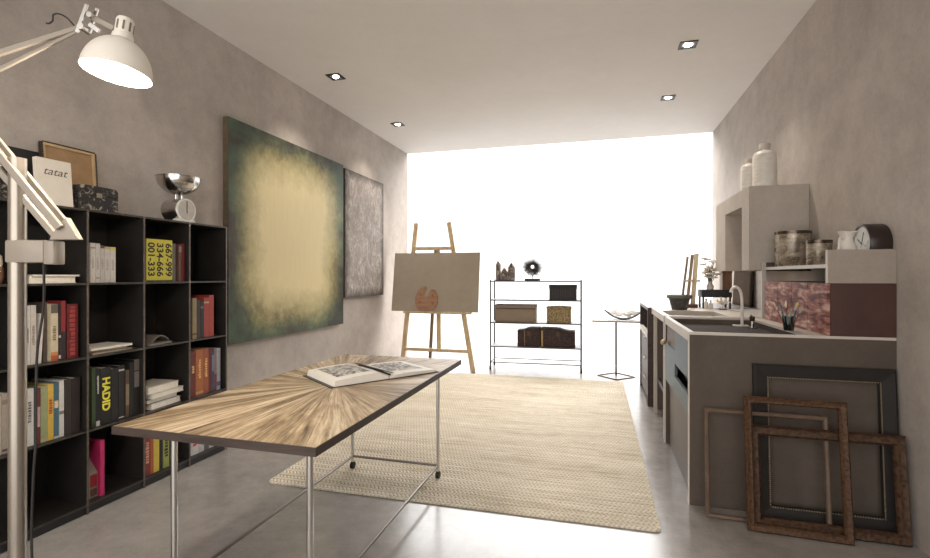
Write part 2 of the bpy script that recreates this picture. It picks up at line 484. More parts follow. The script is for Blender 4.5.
WRITING = ('HADID', '001-333', '334-666', '667-999')
def spine_marks(t, hd, w, h, tz, n, mat, size):
    # worn lettering too small to read: a broken run of short strokes down the spine
    rr = random.Random(n * 7 + int(h * 1000)); m = MB(); z = tz * h + n * size * .28; z1 = tz * h - n * size * .28
    hh = min(size * .42, w * .34)
    while z > z1:
        L_ = size * (.22 + .3 * rr.random()); a = hh * (.45 + .55 * rr.random())
        m.box(hd, hd + .0011, -a, hh * .8, z - L_, z); z -= L_ + size * .16
    m.build('spine_lettering', mat, t)

def book(label, y0, y1, z0, h, color, depth=.2, xf=-2.775, title=None, tcol=(230, 220, 200), tsize=.02, tz=.5, bands=(), tilt=0., rough=.5, name='book', sxf=1., group='books on the black bookshelf', pages=True, tbold=0., cat='book'):
    w = y1 - y0
    t = thing(name, label, cat, (xf - depth / 2, (y0 + y1) / 2, z0), (math.radians(tilt), 0, 0), group)
    color = calm(color); bands = [(a, b, calm(c)) for a, b, c in bands]
    hd, hw = depth / 2, w / 2
    k = min(.003, w * .18)
    mat = M(color, rough, 0, .10, 40)
    m = MB()
    m.box(hd - .004, hd, -hw, hw, 0, h); m.box(-hd, hd - .004, -hw, -hw + k, 0, h); m.box(-hd, hd - .004, hw - k, hw, 0, h)
    m.build('cover', mat, t)
    if pages: B(-hd + .004, hd - .0045, -hw + k + .0002, hw - k - .0002, .004, h - .005).build('pages', PAGES, t)
    for a, b, c in bands:
        B(hd, hd + .0006, -hw + .0004, hw - .0004, a * h, b * h).build('spine_band', M(c, rough, 0, .1, 40), t)
    if title and title not in WRITING:
        spine_marks(t, hd, w, h, tz, len(title), M(tcol, .5), tsize)
    elif title:
        text_mesh('spine_title', title, tsize, M(tcol, .5), t, Matrix.Translation((hd + .0013, 0, tz * h)) @ SPINE_X, .0005, 0, tbold, sxf)
    return t
Z = [z + .0065 for z in SZ]
# top row
r = Z[3]
def flat_book(label, x0, x1, y0, y1, z0, h, color, page=(222, 214, 200), rot=0., name='book', cat='book', group='books on the black bookshelf', spine=True):
    t = thing(name, label, cat, ((x0 + x1) / 2, (y0 + y1) / 2, z0), (0, 0, math.radians(rot)), group)
    hx, hy = (x1 - x0) / 2, (y1 - y0) / 2; k = min(.003, h * .15)
    m = MB(); m.box(-hx, hx, -hy, hy, 0, k); m.box(-hx, hx, -hy, hy, h - k, h); m.box(-hx, -hx + .004, -hy, hy, k, h - k)
    m.build('cover', M(color, .5, 0, .08, 30), t)
    B(-hx + .0045, hx - .003, -hy + .003, hy - .003, k + .0002, h - k - .0002).build('pages', M(page, .75, 0, .08, 60), t)
    return t
flat_book('thick white book lying flat in the top row beside the lamp pole', -2.99, -2.775, 1.79, 2.02, r, .036, (214, 206, 194), (224, 214, 198))
flat_book('thin white booklet lying on the thick flat white book', -2.985, -2.765, 1.80, 2.035, r + .0365, .009, (224, 217, 206))
for lab, a, b, h, c, bd in (
    ('white book, leftmost of the five pale spines in the top row', 2.098, 2.126, .225, (206, 198, 188), [(.86, .9, (150, 140, 130))]),
    ('white book, second from left of the five pale spines in the top row', 2.128, 2.153, .224, (198, 190, 180), [(.1, .14, (150, 140, 130))]),
    ('pale grey book with a purple top band, third of the five pale spines', 2.155, 2.180, .212, (190, 181, 172), [(.93, .995, (104, 60, 84))]),
    ('pale grey book with a small yellow top, fourth of the five pale spines', 2.182, 2.213, .208, (196, 188, 178), [(.94, .995, (196, 178, 60))]),
    ('white book with a bright yellow top corner, last of the five pale spines', 2.215, 2.247, .208, (204, 196, 186), [(.93, .995, (220, 200, 50))])):
    book(lab, a, b, r, h, c, bands=bd, title='archive', tcol=(150, 140, 130), tsize=.016, tz=.5)
YEL = (222, 206, 44)
for lab, a, b, tx in (('yellow book with black spine numbers 001-333 in the top row', 2.452, 2.515, '001-333'),
                      ('yellow book with black spine numbers 334-666 in the top row', 2.5165, 2.580, '334-666'),
                      ('yellow book with black spine numbers 667-999 in the top row', 2.5815, 2.646, '667-999')):
    book(lab, a, b, r, .275, YEL, title=tx, tcol=(34, 32, 20), tsize=.066, tz=.52, tbold=.0016, sxf=1.0, bands=[(.0, .035, (40, 38, 24))])
book('thin grey book right beside the yellow numbered trio', 2.649, 2.672, r, .255, (104, 96, 88))
book('narrow brown book between the thin grey book and the red one in the top row', 2.700, 2.720, r, .25, (112, 78, 66), bands=[(.8, .95, (150, 140, 130))])
book('narrow dark red book at the right of the yellow numbered trio', 2.722, 2.746, r, .258, (134, 40, 44))
# second row
r = Z[2]
book('white book, leftmost in the second row beside the lamp pole', 1.768, 1.796, r, .298, (208, 200, 190), title='drawing', tcol=(90, 84, 80), tsize=.018)
book('cream white book next to the leftmost white one in the second row', 1.798, 1.822, r, .30, (204, 192, 178), title='studio notes', tcol=(120, 110, 104), tsize=.014)
book('shorter white book tilted against the brown one in the second row', 1.829, 1.846, r, .255, (214, 204, 194), tilt=-3.)
book('grey brown book in the second row behind the cream orange one', 1.872, 1.890, r, .31, (98, 84, 74), xf=-2.80)
book('cream book with orange foot and grey head in the second row', 1.892, 1.927, r, .30, (214, 196, 158), title='colour', tcol=(110, 90, 70), tsize=.02, bands=[(.0, .1, (200, 84, 36)), (.1, .16, (216, 134, 72)), (.84, 1., (106, 92, 82))])
book('thin black book with a white label in the second row', 1.929, 1.941, r, .30, (40, 38, 38), bands=[(.03, .09, (190, 186, 180)), (.4, .44, (200, 196, 190))])
book('bright red book with black foot in the second row', 1.943, 1.965, r, .315, (158, 40, 44), bands=[(.0, .48, (46, 42, 42))])
book('wide dark red patterned book at the right in the second row', 1.972, 2.03, r, .295, (112, 28, 30), title='architecture', tcol=(150, 60, 56), tsize=.04)
flat_book('tan magazine at the bottom of the flat pile in the second row', -2.98, -2.775, 2.10, 2.36, r, .010, (150, 134, 112), (176, 164, 146), 3, 'magazine', 'magazine', 'magazines on the shelf')
flat_book('brown magazine in the middle of the flat pile in the second row', -2.985, -2.78, 2.095, 2.33, r + .0105, .014, (122, 104, 84), (168, 152, 130), -2, 'magazine', 'magazine', 'magazines on the shelf')
flat_book('white magazine on top of the flat pile in the second row', -2.97, -2.765, 2.09, 2.35, r + .025, .012, (222, 214, 202), (226, 220, 208), 1, 'magazine', 'magazine', 'magazines on the shelf')
# folded grey papers
t = thing('folded_newspaper', 'grey folded newspaper with a curled fold in the second row', 'newspaper', (-2.87, 2.54, r), (0, 0, math.radians(6)))
B(-.1, .095, -.085, .105, 0, .012).build('lower_fold', M((124, 116, 106), .8, 0, .2, 60), t)
m = MB()
arc = [(-.08, .0125)] + [(-.06 + .15 * i / 12, .014 + .046 * math.sin(PI * i / 12 * .92) ** 1.0) for i in range(13)]
poly = arc + [(x, z - .009) for x, z in reversed(arc[1:])]
m.prism([(p[0], max(p[1], .0125)) for p in poly], 'x', -.09, .085, smooth=True); m.build('curled_fold', M((104, 96, 88), .8, 0, .25, 50), t)
for lab, a, b, h, c, bd in (
    ('tan book, leftmost in the far right cell of the second row', 2.815, 2.852, .29, (158, 134, 90), [(.1, .14, (90, 70, 50))]),
    ('dark brown book next to the tan one in the second row', 2.855, 2.885, .275, (66, 50, 44), []),
    ('black book between the brown one and the red ones in the second row', 2.887, 2.915, .265, (40, 36, 34), [(.8, .86, (120, 100, 80))]),
    ('wide red book, left of the two red ones in the second row', 2.918, 2.966, .288, (176, 62, 50), [(.86, .9, (200, 170, 140))]),
    ('tall orange red book, rightmost in the second row', 2.968, 3.012, .305, (184, 58, 44), [])):
    book(lab, a, b, r, h, c, bands=bd)
# small ceramic jar glimpsed at far left of the top row
t = thing('ceramic_jar', 'small cream and brown ceramic jar at the far left behind the lamp pole', 'jar', (-2.80, 1.655, Z[3]))
m = MB(); m.lathe([(0, 0), (.03, 0), (.038, .03), (.036, .08), (0, .08)], seg=20); m.build('body', M((104, 72, 52), .4), t)
m = MB(); m.lathe([(0, .0802), (.03, .0802), (.034, .10), (.03, .135), (.02, .145), (0, .145)], seg=20); m.build('neck', M((190, 176, 160), .4), t)
# third row
r = Z[1]
book('cream book, first in the third row left of the lamp pole', 1.640, 1.672, r, .285, (196, 182, 162))
book('pale grey book with brown corner, beside the cream one left of the pole', 1.675, 1.703, r, .29, (176, 162, 146), bands=[(.04, .08, (96, 80, 66)), (.82, .9, (150, 132, 112))])
for lab, a, b, h, c, bd, ti, tc_ in (
    ('white book, leftmost in the third row right of the lamp pole', 1.775, 1.811, .29, (206, 202, 192), [], 'painters', (96, 90, 88)),
    ('thin black book after the white one in the third row', 1.813, 1.824, .29, (40, 36, 36), [], None, None),
    ('pink and dark red book in the third row beside the green one', 1.826, 1.842, .285, (190, 150, 146), [(.0, .3, (112, 36, 40)), (.66, 1., (112, 36, 40))], None, None),
    ('light green book in the third row', 1.844, 1.874, .287, (148, 158, 108), [(.0, .06, (176, 170, 120))], None, None),
    ('yellow book with red writing in the third row', 1.876, 1.905, .292, (220, 174, 56), [], 'ART 55', (150, 60, 40)),
    ('blue book with pale bands in the third row', 1.907, 1.931, .295, (62, 104, 122), [(.0, .04, (190, 190, 180)), (.55, .68, (190, 170, 120))], 'N 5', (220, 214, 200)),
    ('tall white book, last of the bright ones in the third row', 1.933, 1.957, .30, (212, 206, 196), [(.4, .46, (120, 114, 110))], None, None),
    ('dark brown book beside the tall white one in the third row', 1.962, 1.995, .30, (58, 46, 42), [], None, None),
    ('blackish brown book against the upright in the third row', 1.997, 2.04, .30, (50, 40, 38), [], None, None)):
    book(lab, a, b, r, h, c, bands=bd, title=ti, tcol=tc_ or (0, 0, 0), tsize=min(.022, (b - a) * .8), tz=.6)
book('thin black book with a bright green stripe left of the HADID book', 2.106, 2.128, r, .335, (62, 84, 46), bands=[(.0, .06, (50, 60, 40))])
book('black book with small white lettering and white foot label left of HADID', 2.130, 2.152, r, .325, (34, 33, 32), title='complete works', tcol=(200, 200, 190), tsize=.013, tz=.72, bands=[(.0, .085, (196, 192, 184))])
book('thick black book with big yellow HADID lettering on its spine', 2.155, 2.218, r, .325, (36, 35, 34), title='HADID', tcol=(226, 214, 70), tsize=.062, tz=.53, tbold=.0022)
book('plain black book right beside the HADID book', 2.22, 2.262, r, .31, (40, 37, 35), rough=.4)
book('black book with a silver line and white dots on its spine', 2.265, 2.302, r, .32, (38, 36, 35), bands=[(.02, .04, (190, 186, 180)), (.9, .93, (190, 186, 180))])
book('narrow brown book with a tan stripe right of the black books', 2.312, 2.334, r, .285, (96, 70, 54), bands=[(.25, .7, (142, 120, 92))])
book('black book between the brown striped one and the grey topped one', 2.337, 2.365, r, .325, (42, 39, 38))
book('black book with a glossy grey upper spine, last in its cell', 2.367, 2.402, r, .34, (40, 38, 38), rough=.35, bands=[(.5, .78, (124, 116, 110)), (.8, 1., (104, 98, 92))])
z = r
for lab, dx, dy0, dy1, h, c, rt in (
    ('white book at the bottom of the flat stack of four', 0, 2.475, 2.715, .036, (212, 206, 198), 4),
    ('dark covered book, second from the bottom of the flat stack', -.012, 2.46, 2.70, .030, (54, 50, 48), 2),
    ('pale grey book, second from the top of the flat stack', .008, 2.47, 2.735, .034, (198, 190, 180), 5),
    ('white book on top of the flat stack of four', .0, 2.452, 2.70, .044, (206, 198, 186), 3)):
    flat_book(lab, -2.99 + dx, -2.775 + dx, dy0, dy1, z, h, c, rot=rt); z += h + .0005
for lab, a, b, h, c, bd, ti in (
    ('dark red book, leftmost in the far right cell of the third row', 2.797, 2.842, .325, (124, 40, 34), [], 'ink'),
    ('wide orange book with tan lettering in the third row', 2.845, 2.912, .328, (190, 100, 44), [(.04, .09, (210, 150, 90))], 'pattern'),
    ('orange brown book with dark lettering beside the wide orange one', 2.914, 2.962, .328, (172, 84, 40), [], 'textile'),
    ('narrow dark red book beside the orange ones in the third row', 2.964, 2.992, .315, (112, 34, 34), [], None),
    ('dark blue book in the far right cell of the third row', 2.994, 3.016, .30, (62, 70, 110), [(.5, .9, (120, 126, 150))], None),
    ('narrow book with a red and white spine in the third row', 3.018, 3.040, .315, (150, 120, 120), [(.0, .4, (130, 50, 54))], None),
    ('pale blue white book, rightmost in the third row', 3.042, 3.078, .312, (168, 172, 182), [(.1, .2, (90, 100, 140))], None)):
    book(lab, a, b, r, h, c, bands=bd, title=ti, tcol=(216, 170, 110), tsize=.03, tz=.6)
# bottom row
r = Z[0]
t = thing('magazine_file', 'grey magazine file with a bright pink spine in the bottom row', 'magazine file', (-2.89, 2.135, r))
m = MB(); m.prism([(-.11, 0), (.09, 0), (.09, .14), (-.06, .315), (-.11, .315)], 'y', -.024, .022); m.build('body', M((128, 120, 112), .6), t)
B(-.09, .112, .0225, .047, 0, .318).build('pink_side', M((178, 44, 92), .5), t)
B(.0905, .0912, -.02, .018, .01, .05).build('lower_label', M((88, 62, 50), .6, 0, .4, 90), t)
B(.0905, .0912, -.02, .018, .062, .13).build('red_label', M((150, 44, 46), .6), t)
for lab, a, b, h, c, ti, tc_ in (
    ('red book, leftmost under the table edge in the bottom row', 2.440, 2.478, .30, (150, 52, 46), 'sculpt', (200, 150, 130)),
    ('orange red book beside the yellow one in the bottom row', 2.480, 2.502, .30, (190, 90, 50), None, None),
    ('bright yellow book with dark marks in the bottom row', 2.504, 2.545, .295, (222, 190, 60), None, None),
    ('black book between the yellow and green ones in the bottom row', 2.548, 2.572, .285, (40, 38, 36), None, None),
    ('olive green book with black lettering in the bottom row', 2.575, 2.622, .285, (160, 166, 70), 'GARDENS', (44, 44, 30)),
    ('black and white book right of the green one in the bottom row', 2.626, 2.655, .28, (60, 58, 56), None, None)):
    book(lab, a, b, r, h, c, title=ti, tcol=tc_ or (0, 0, 0), tsize=.036, tz=.5)
for lab, a, b, h, c, ti, tc_ in (
    ('white book with red lettering in the far right of the bottom row', 2.80, 2.868, .255, (206, 202, 198), 'red 10', (190, 40, 56)),
    ('pale grey book beside the white red-lettered one in the bottom row', 2.872, 2.92, .25, (192, 188, 186), 'papers', (150, 130, 130)),
    ('dark grey book, second from right in the bottom row', 2.924, 2.965, .235, (104, 98, 94), None, None),
    ('short white book, rightmost in the bottom row', 2.968, 3.02, .225, (196, 192, 188), None, None)):
    book(lab, a, b, r, h, c, title=ti, tcol=tc_ or (0, 0, 0), tsize=.05, tz=.6)

# ---- on top of the bookshelf
top = 1.696
def tilted(name, label, cat, loc, deg, group=None):
    return thing(name, label, cat, loc, (0, math.radians(deg), 0), group)
t = tilted('black_canvas', 'black panel leaning on the wall at the far left of the shelf top', 'panel', (-3.005, 1.93, top), -3)
B(-.012, .0, -.105, .105, 0, .318).build('board', BLACK, t)
B(.0003, .004, -.098, .098, .008, .31).build('face', M((36, 34, 34), .6), t)
t = tilted('picture_frame', 'studded dark edged frame round a plain tan board on top of the bookshelf', 'picture frame', (-2.972, 2.138, top), -4)
hw, hh, w = .146, .375, .014
m = MB()
m.box(-.012, .012, -hw, hw, 0, w); m.box(-.012, .012, -hw, hw, hh - w, hh); m.box(-.012, .012, -hw, -hw + w, w, hh - w); m.box(-.012, .012, hw - w, hw, w, hh - w)
m.build('moulding', M((184, 158, 120), .6), t)
B(-.008, .0, -hw + w, hw - w, w, hh - w).build('board', M((152, 122, 88), .7, 0, .16, 14), t)
m = MB()
n = 26
for i in range(n):
    y = -hw + (i + .5) * 2 * hw / n; m.box(.0, .018, y - .004, y + .004, hh, hh + .006)
for i in range(30):
    z = (i + .5) * hh / 30
    m.box(.0, .018, hw, hw + .006, z - .0045, z + .0045); m.box(.0, .018, -hw - .006, -hw, z - .0045, z + .0045)
m.box(-.012, .0, hw, hw + .005, 0, hh + .005); m.box(-.012, .0, -hw - .005, -hw, 0, hh + .005); m.box(-.012, .0, -hw, hw, hh, hh + .005)
m.build('studded_edge', M((52, 40, 32), .6), t)
t = tilted('book', 'white book standing cover out with handwritten letters on top of the shelf', 'book', (-2.79, 1.922, top), -5)
m = MB(); m.box(.011, .014, -.085, .085, 0, .245); m.box(-.014, -.011, -.085, .085, 0, .245); m.box(-.011, .011, -.085, -.082, 0, .245); m.build('cover', M((204, 196, 184), .5, 0, .05), t)
B(-.0108, .0108, -.0818, .082, .003, .242).build('pages', PAGES, t)
text_mesh('title', 'tatat', .058, M((86, 80, 76), .6), t, Matrix.Translation((.0146, 0, .178)) @ FACE_X, .0004, .35, 0, 1.1)
# dark floral box
FLECK = flecked_mat('dark_flecked_lacquer', (32, 29, 28), (150, 140, 126), 30, .58)
def flecked_box(label, x, y0, y1, h, lid=True):
    yc = (y0 + y1) / 2; hw = (y1 - y0) / 2
    t = thing('decorative_box', label, 'box', (x, yc, top), (0, 0, 0), 'dark flecked boxes')
    r_ = .028
    def outline(z0, z1, rt):
        p = [(-hw, z0), (hw, z0)]
        for i in range(7): a = PI / 2 * i / 6; p.append((hw - rt + rt * math.cos(a), z1 - rt + rt * math.sin(a)))
        for i in range(7): a = PI / 2 + PI / 2 * i / 6; p.append((-hw + rt + rt * math.cos(a), z1 - rt + rt * math.sin(a)))
        return p
    m = MB(); m.box(-.075, .075, -hw, hw, 0, h * .62); m.build('body', FLECK, t)
    m = MB(); m.prism(outline(h * .635, h, r_), 'x', -.077, .077); m.build('lid', FLECK, t)
    B(.0752, .081, -.016, .016, h * .54, h * .72).build('clasp', M((150, 140, 124), .4, .8), t)
flecked_box('dark flecked box with rounded lid between the white book and the scale', -2.85, 2.03, 2.262, .140)
flecked_box('dark flecked box half hidden behind the lamp pole at the left edge', -2.86, 1.50, 1.70, .12)
# kitchen scale
t = thing('kitchen_scale', 'chrome kitchen scale with round dial and bowl on the bookshelf', 'scale', (-2.83, 2.75, top))
m = MB(); m.cyl((-.075, 0, .082), (.062, 0, .082), .078, seg=36); m.build('body', CHROME, t, bevel=.006)
m = MB()
m.cyl((.062, 0, .082), (.0705, 0, .082), .0812, .079, 36); m.build('dial_rim', M((216, 212, 206), .3, .2), t)
m = MB(); m.cyl((.0706, 0, .082), (.0722, 0, .082), .070, seg=36); m.build('dial', M((176, 170, 160), .35, 0, .1, 30), t)
m = MB(); m.box(.0723, .0735, -.004, .004, .06, .145); m.build('dial_needle', M((90, 84, 78), .4), t)
for s in (-1, 1):
    m = MB(); m.prism([(s * .02, .0), (s * .085, .0), (s * .075, .014), (s * .045, .03)], 'x', .03, .066); m.build('foot', M((214, 210, 204), .35), t)
m = MB(); m.cyl((0, -.022, .158), (0, -.022, .19), .009, seg=12); m.cyl((0, .026, .158), (0, .026, .19), .009, seg=12); m.build('bowl_support', CHROME, t)
m = MB(); R_ = .136
pr = [(0, .188)] + [(R_ * math.sin(PI / 2 * i / 12), .188 + .118 * (1 - math.cos(PI / 2 * i / 12))) for i in range(1, 13)]
pr += [(R_ + .006, .308), (R_ + .006, .311), (R_ - .003, .310)] + [((R_ - .004) * math.sin(PI / 2 * i / 12), .192 + .116 * (1 - math.cos(PI / 2 * i / 12))) for i in range(11, 0, -1)] + [(0, .192)]
m.lathe(pr, seg=40); m.build('bowl', CHROME, t)

# ------------------------------------------------------------------ giant floor lamp
th = math.atan(136 / 490)
t = thing('floor_lamp', 'giant cream articulated floor lamp with a lit dome shade at left', 'lamp', (-1.951, 1.223, 0), (0, 0, th))
m = MB(); m.lathe([(0, 0), (.24, 0), (.245, .006), (.235, .022), (.05, .034), (0, .034)], seg=48); m.build('base', M((90, 86, 82), .4, .5), t)
m = MB(); m.cyl((0, 0, .034), (0, 0, 1.735), .0255, seg=28); m.build('pole', M((158, 149, 138), .28, .8, .04, 6), t)
m = MB(); m.box(-.021, .112, -.027, .027, 1.372, 1.450, 0, .006); m.box(.110, .146, -.026, .026, 1.366, 1.448, 0, .005); m.build('clamp', LAMPM, t)
m = MB(); m.prism([(.118, 1.4505), (.150, 1.452), (.222, 1.452), (.176, 1.53), (.126, 1.468)], 'y', -.012, .012); m.build('pivot_bracket', LAMPM, t, bevel=.003)
Eo, Ei = Vector((-.262, 0, 2.010)), Vector((-.285, 0, 1.955))
m = MB(); m.bar((.165, -.022, 1.49), Eo + Vector((0, -.022, 0)), .026, .014); m.bar((.165, .022, 1.49), Eo + Vector((0, .022, 0)), .026, .014); m.build('lower_arm', LAMPM, t, bevel=.003)
m = MB(); m.bar((.135, 0, 1.462), Ei, .022, .014); m.build('lower_arm_rod', LAMPM, t, bevel=.003)
m = MB(); m.cyl((-.272, -.04, 1.985), (-.272, .04, 1.985), .045, seg=24); m.build('elbow', LAMPM, t, bevel=.004)
m = MB(); m.bar((-.268, -.02, 2.018), (.218, 0, 2.190), .025, .014, None, 0, .7); m.build('upper_arm', LAMPM, t, bevel=.003)
m = MB(); m.bar((-.276, .02, 1.955), (.212, 0, 2.178), .019, .012, None, 0, .6); m.build('upper_arm_rod', LAMPM, t, bevel=.003)
m = MB()
m.bar((.215, -.012, 2.165), (.250, -.012, 2.262), .012, .006); m.bar((.240, .012, 2.175), (.268, .012, 2.262), .012, .006)
m.cyl((.232, -.02, 2.185), (.232, .02, 2.185), .012, seg=14); m.cyl((.262, -.02, 2.225), (.262, .02, 2.225), .010, seg=14); m.bar((.250, 0, 2.20), (.285, 0, 2.175), .016, .01)
m.build('head_joint', CHROME, t, bevel=.001)
m = MB(); m.bar((.262, 0, 2.222), (.335, 0, 2.185), .016, .010); m.build('head_stem', LAMPM, t)
nrm = Vector((-.10, -.085, -.99)).normalized(); ctr = Vector((.344, 0, 2.028))
rotm = Matrix.Translation(ctr) @ (-nrm).to_track_quat('Z', 'Y').to_matrix().to_4x4()
R_ = .106; Hh = .128
prof = [(R_ * math.cos(PI / 2 * i / 16), Hh * math.sin(PI / 2 * i / 16)) for i in range(16)] + [(0, Hh)]
inn = [((R_ - .003) * math.cos(PI / 2 * i / 16), (Hh - .003) * math.sin(PI / 2 * i / 16)) for i in range(16)] + [(0, Hh - .003)]
m = MB(); m.lathe(prof, seg=48, mat4=rotm); m.lathe([(R_, 0), (R_ - .003, 0)], seg=48, mat4=rotm); sd = m.build('shade', LAMPG, t)
m = MB(); m.lathe(inn, seg=48, mat4=rotm); m.build('reflector', M((244, 240, 232), .5, 0, .02), t)
m = MB(); m.lathe([(.034, Hh - .006), (.032, Hh + .012), (.028, Hh + .016), (.028, Hh + .064), (.024, Hh + .072), (0, Hh + .073)], seg=28, mat4=rotm); m.build('socket_housing', LAMPG, t)
m = MB()
for k in range(9):
    a = 2 * PI * k / 9
    m.box(-.003, .003, .0275, .0292, Hh + .024, Hh + .056, mat4=rotm @ Matrix.Rotation(a, 4, 'Z'))
m.build('vent', M((110, 100, 90), .5), t)
m = MB(); bc = rotm @ Vector((0, 0, .052)); m.ball(bc, .045, 20); m.build('bulb', emis('lamp_bulb', (1, .95, .86, 1), 14.), t)
l = bpy.data.lights.new('lamp_light', 'POINT'); l.energy = 9; l.color = (1, .90, .76); l.shadow_soft_size = .05
o = bpy.data.objects.new('lamp_light', l); COL.objects.link(o); o.parent = t; o.location = rotm @ Vector((0, 0, -.012))
def smooth_path(pts, n=8):
    P_ = [Vector(p) for p in pts]; out = []
    for i in range(len(P_) - 1):
        p0 = P_[max(i - 1, 0)]; p1 = P_[i]; p2 = P_[i + 1]; p3 = P_[min(i + 2, len(P_) - 1)]
        for k in range(n):
            u = k / n
            out.append(.5 * ((2 * p1) + (-p0 + p2) * u + (2 * p0 - 5 * p1 + 4 * p2 - p3) * u * u + (-p0 + 3 * p1 - 3 * p2 + p3) * u ** 3))
    out.append(P_[-1]); return out
CORD = M((38, 34, 32), .6)
m = MB(); m.tube(smooth_path([(.082, .01, 1.372), (.082, .012, 1.29), (.078, .012, 1.20), (.062, .01, 1.08), (.056, .01, .96), (.055, .01, .76), (.046, .01, .62), (.041, .01, .36), (.05, .03, .10), (.10, .1, .028), (.16, .16, .026)]), .004, 8); m.build('cord', CORD, t)
m = MB(); m.tube(smooth_path([(.20, .0, 2.192), (.172, .0, 2.222), (.145, .0, 2.236), (.125, 0, 2.233), (.122, 0, 2.213), (.11, 0, 2.203), (.100, 0, 2.204)]), .0026, 8); m.build('arm_cord', CORD, t)

# ------------------------------------------------------------------ work table
TX0, TX1, TY0, TY1 = -1.811, -.922, 1.45, 3.228
tcx, tcy = (TX0 + TX1) / 2, (TY0 + TY1) / 2
tb = thing('work_table', 'long table with sunburst wood top on slim steel legs', 'table', (tcx, tcy, 0))
TOPM = table_mat(); DARKEDGE = wood_mat('dark_table_edge', (52, 42, 38), (72, 60, 54), (3, 20, 20), .5)
hw, hl = (TX1 - TX0) / 2, (TY1 - TY0) / 2
B(-hw + .004, hw - .004, -hl + .004, hl - .004, .742, .75).build('tabletop', TOPM, tb)
m = MB(); m.box(-hw, hw, -hl, hl, .7185, .7418); m.box(-hw, -hw + .0038, -hl, hl, .7418, .7495); m.box(hw - .0038, hw, -hl, hl, .7418, .7495)
m.box(-hw + .0038, hw - .0038, -hl, -hl + .0038, .7418, .7495); m.box(-hw + .0038, hw - .0038, hl - .0038, hl, .7418, .7495)
m.build('edge_band', DARKEDGE, tb)
lx = (-1.632 - tcx, -1.019 - tcx); ly = (1.565 - tcy, 3.016 - tcy)
for x in lx:
    for y in ly:
        m = MB(); m.cyl((x, y, .058), (x, y, .7183), .0105 if y > 0 else .0125, seg=16); lg = m.build('leg', CHROME, tb)
        cz = .0335 if y > 0 else .0225
        m = MB(); m.cyl((x, y, cz + .012), (x, y, .0575), .013, seg=14); m.cyl((x - .011, y, cz), (x + .011, y, cz), .0222, seg=18); m.build('castor', RUBBER, lg)
for y in ly:
    m = MB(); m.cyl((lx[0] + .011, y, .095), (lx[1] - .011, y, .095), .008, seg=12); m.build('cross_bar', TSTEEL, tb)
for x in lx:
    m = MB(); m.cyl((x, ly[0] + .013, .095), (x, ly[1] - .011, .095), .008, seg=12); m.build('stretcher', TSTEEL, tb)

# open book on the table
t = thing('open_book', 'open picture book with a black ribbon lying on the table', 'book', (-1.285, 2.62, .7505), (0, 0, math.radians(54)))
def page_block(s, tmax, w, hy, z0, lift=0.):
    pts = [(s * .004, z0)]
    up = []
    for i in range(15):
        u = i / 14
        z = z0 + tmax * (.35 + .65 * math.sin(min(1, u * 3.2) * PI / 2)) * (1 - .30 * u) + .004 * math.sin(u * PI)
        up.append((s * (.004 + u * (w - .004)), z))
    poly = pts + up + [(s * (w + .008), z0)]
    m = MB(); m.prism(poly, 'y', -hy, hy, smooth=True); return m
m = MB(); m.box(-.345, .335, -.195, .195, 0, .0035); m.build('cover', M((58, 52, 48), .5), t)
PR = print_mat()
page_block(-1, .042, .315, .187, .0037).build('left_pages', PR, t)
page_block(1, .018, .312, .187, .0037).build('right_pages', PR, t)
m = MB(); m.tube([(.004, -.187, .0265), (.004, 0, .030), (.004, .187, .0265)], .006, 8)
m.bar((-.02, .19, .040), (.02, -.19, .034), .016, .002, (0, 0, 1)); m.build('ribbon', M((32, 30, 30), .5), t)

# ------------------------------------------------------------------ easel, canvas, palette
t = thing('easel', 'tall wooden A-frame artist easel by the back window', 'easel', (-2.25, 6.6, 0))
def L(x, y, z): return (x + 2.25, y - 6.6, z)
for x0, x1 in ((-2.735, -2.665), (-1.69, -2.145)):
    m = MB(); m.bar(L(x0, 6.5, .0), L(x1 if x0 > -2 else -2.655, 6.85, 2.10), .062, .036, (0, 1, 0)); m.build('front_leg', EASELW, t)
m = MB(); m.bar(L(-2.69, 6.75, 1.715), L(-2.06, 6.75, 1.715), .05, .025, (0, 1, 0)); m.build('upper_crossbar', EASELW, t)
m = MB(); m.bar(L(-2.70, 6.52, .275), L(-1.775, 6.52, .275), .045, .025, (0, 1, 0)); m.build('lower_crossbar', EASELW, t)
m = MB(); m.box(-.50, .50, -.03, .085, .78, .805); m.build('canvas_tray', EASELW, t, bevel=.003)
m = MB(); m.bar(L(-2.20, 6.555, .27), L(-2.29, 6.78, 1.72), .06, .025, (0, 1, 0)); m.build('centre_mast', EASELW, t)
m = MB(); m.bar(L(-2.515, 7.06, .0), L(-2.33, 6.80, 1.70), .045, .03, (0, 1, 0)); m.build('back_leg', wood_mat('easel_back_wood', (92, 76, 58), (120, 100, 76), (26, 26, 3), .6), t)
CT = math.radians(-9.2)
t = thing('blank_canvas', 'large blank grey beige canvas resting on the easel', 'canvas', (-2.292, 6.610, .806), (CT, 0, 0))
LINEN = M((158, 146, 130), .85, 0, .05, 140, .15)
m = MB(); m.box(-.648, .648, -.026, -.022, 0, .852); m.build('linen', plaster('primed_linen', (150, 139, 124), (164, 153, 138), .85), t)
m = MB()
m.box(-.648, .648, -.0218, .0, 0, .03); m.box(-.648, .648, -.0218, .0, .822, .852); m.box(-.648, -.61, -.0218, 0, .03, .822); m.box(.61, .648, -.0218, 0, .03, .822)
m.build('stretcher_bars', M((196, 184, 164), .7), t)
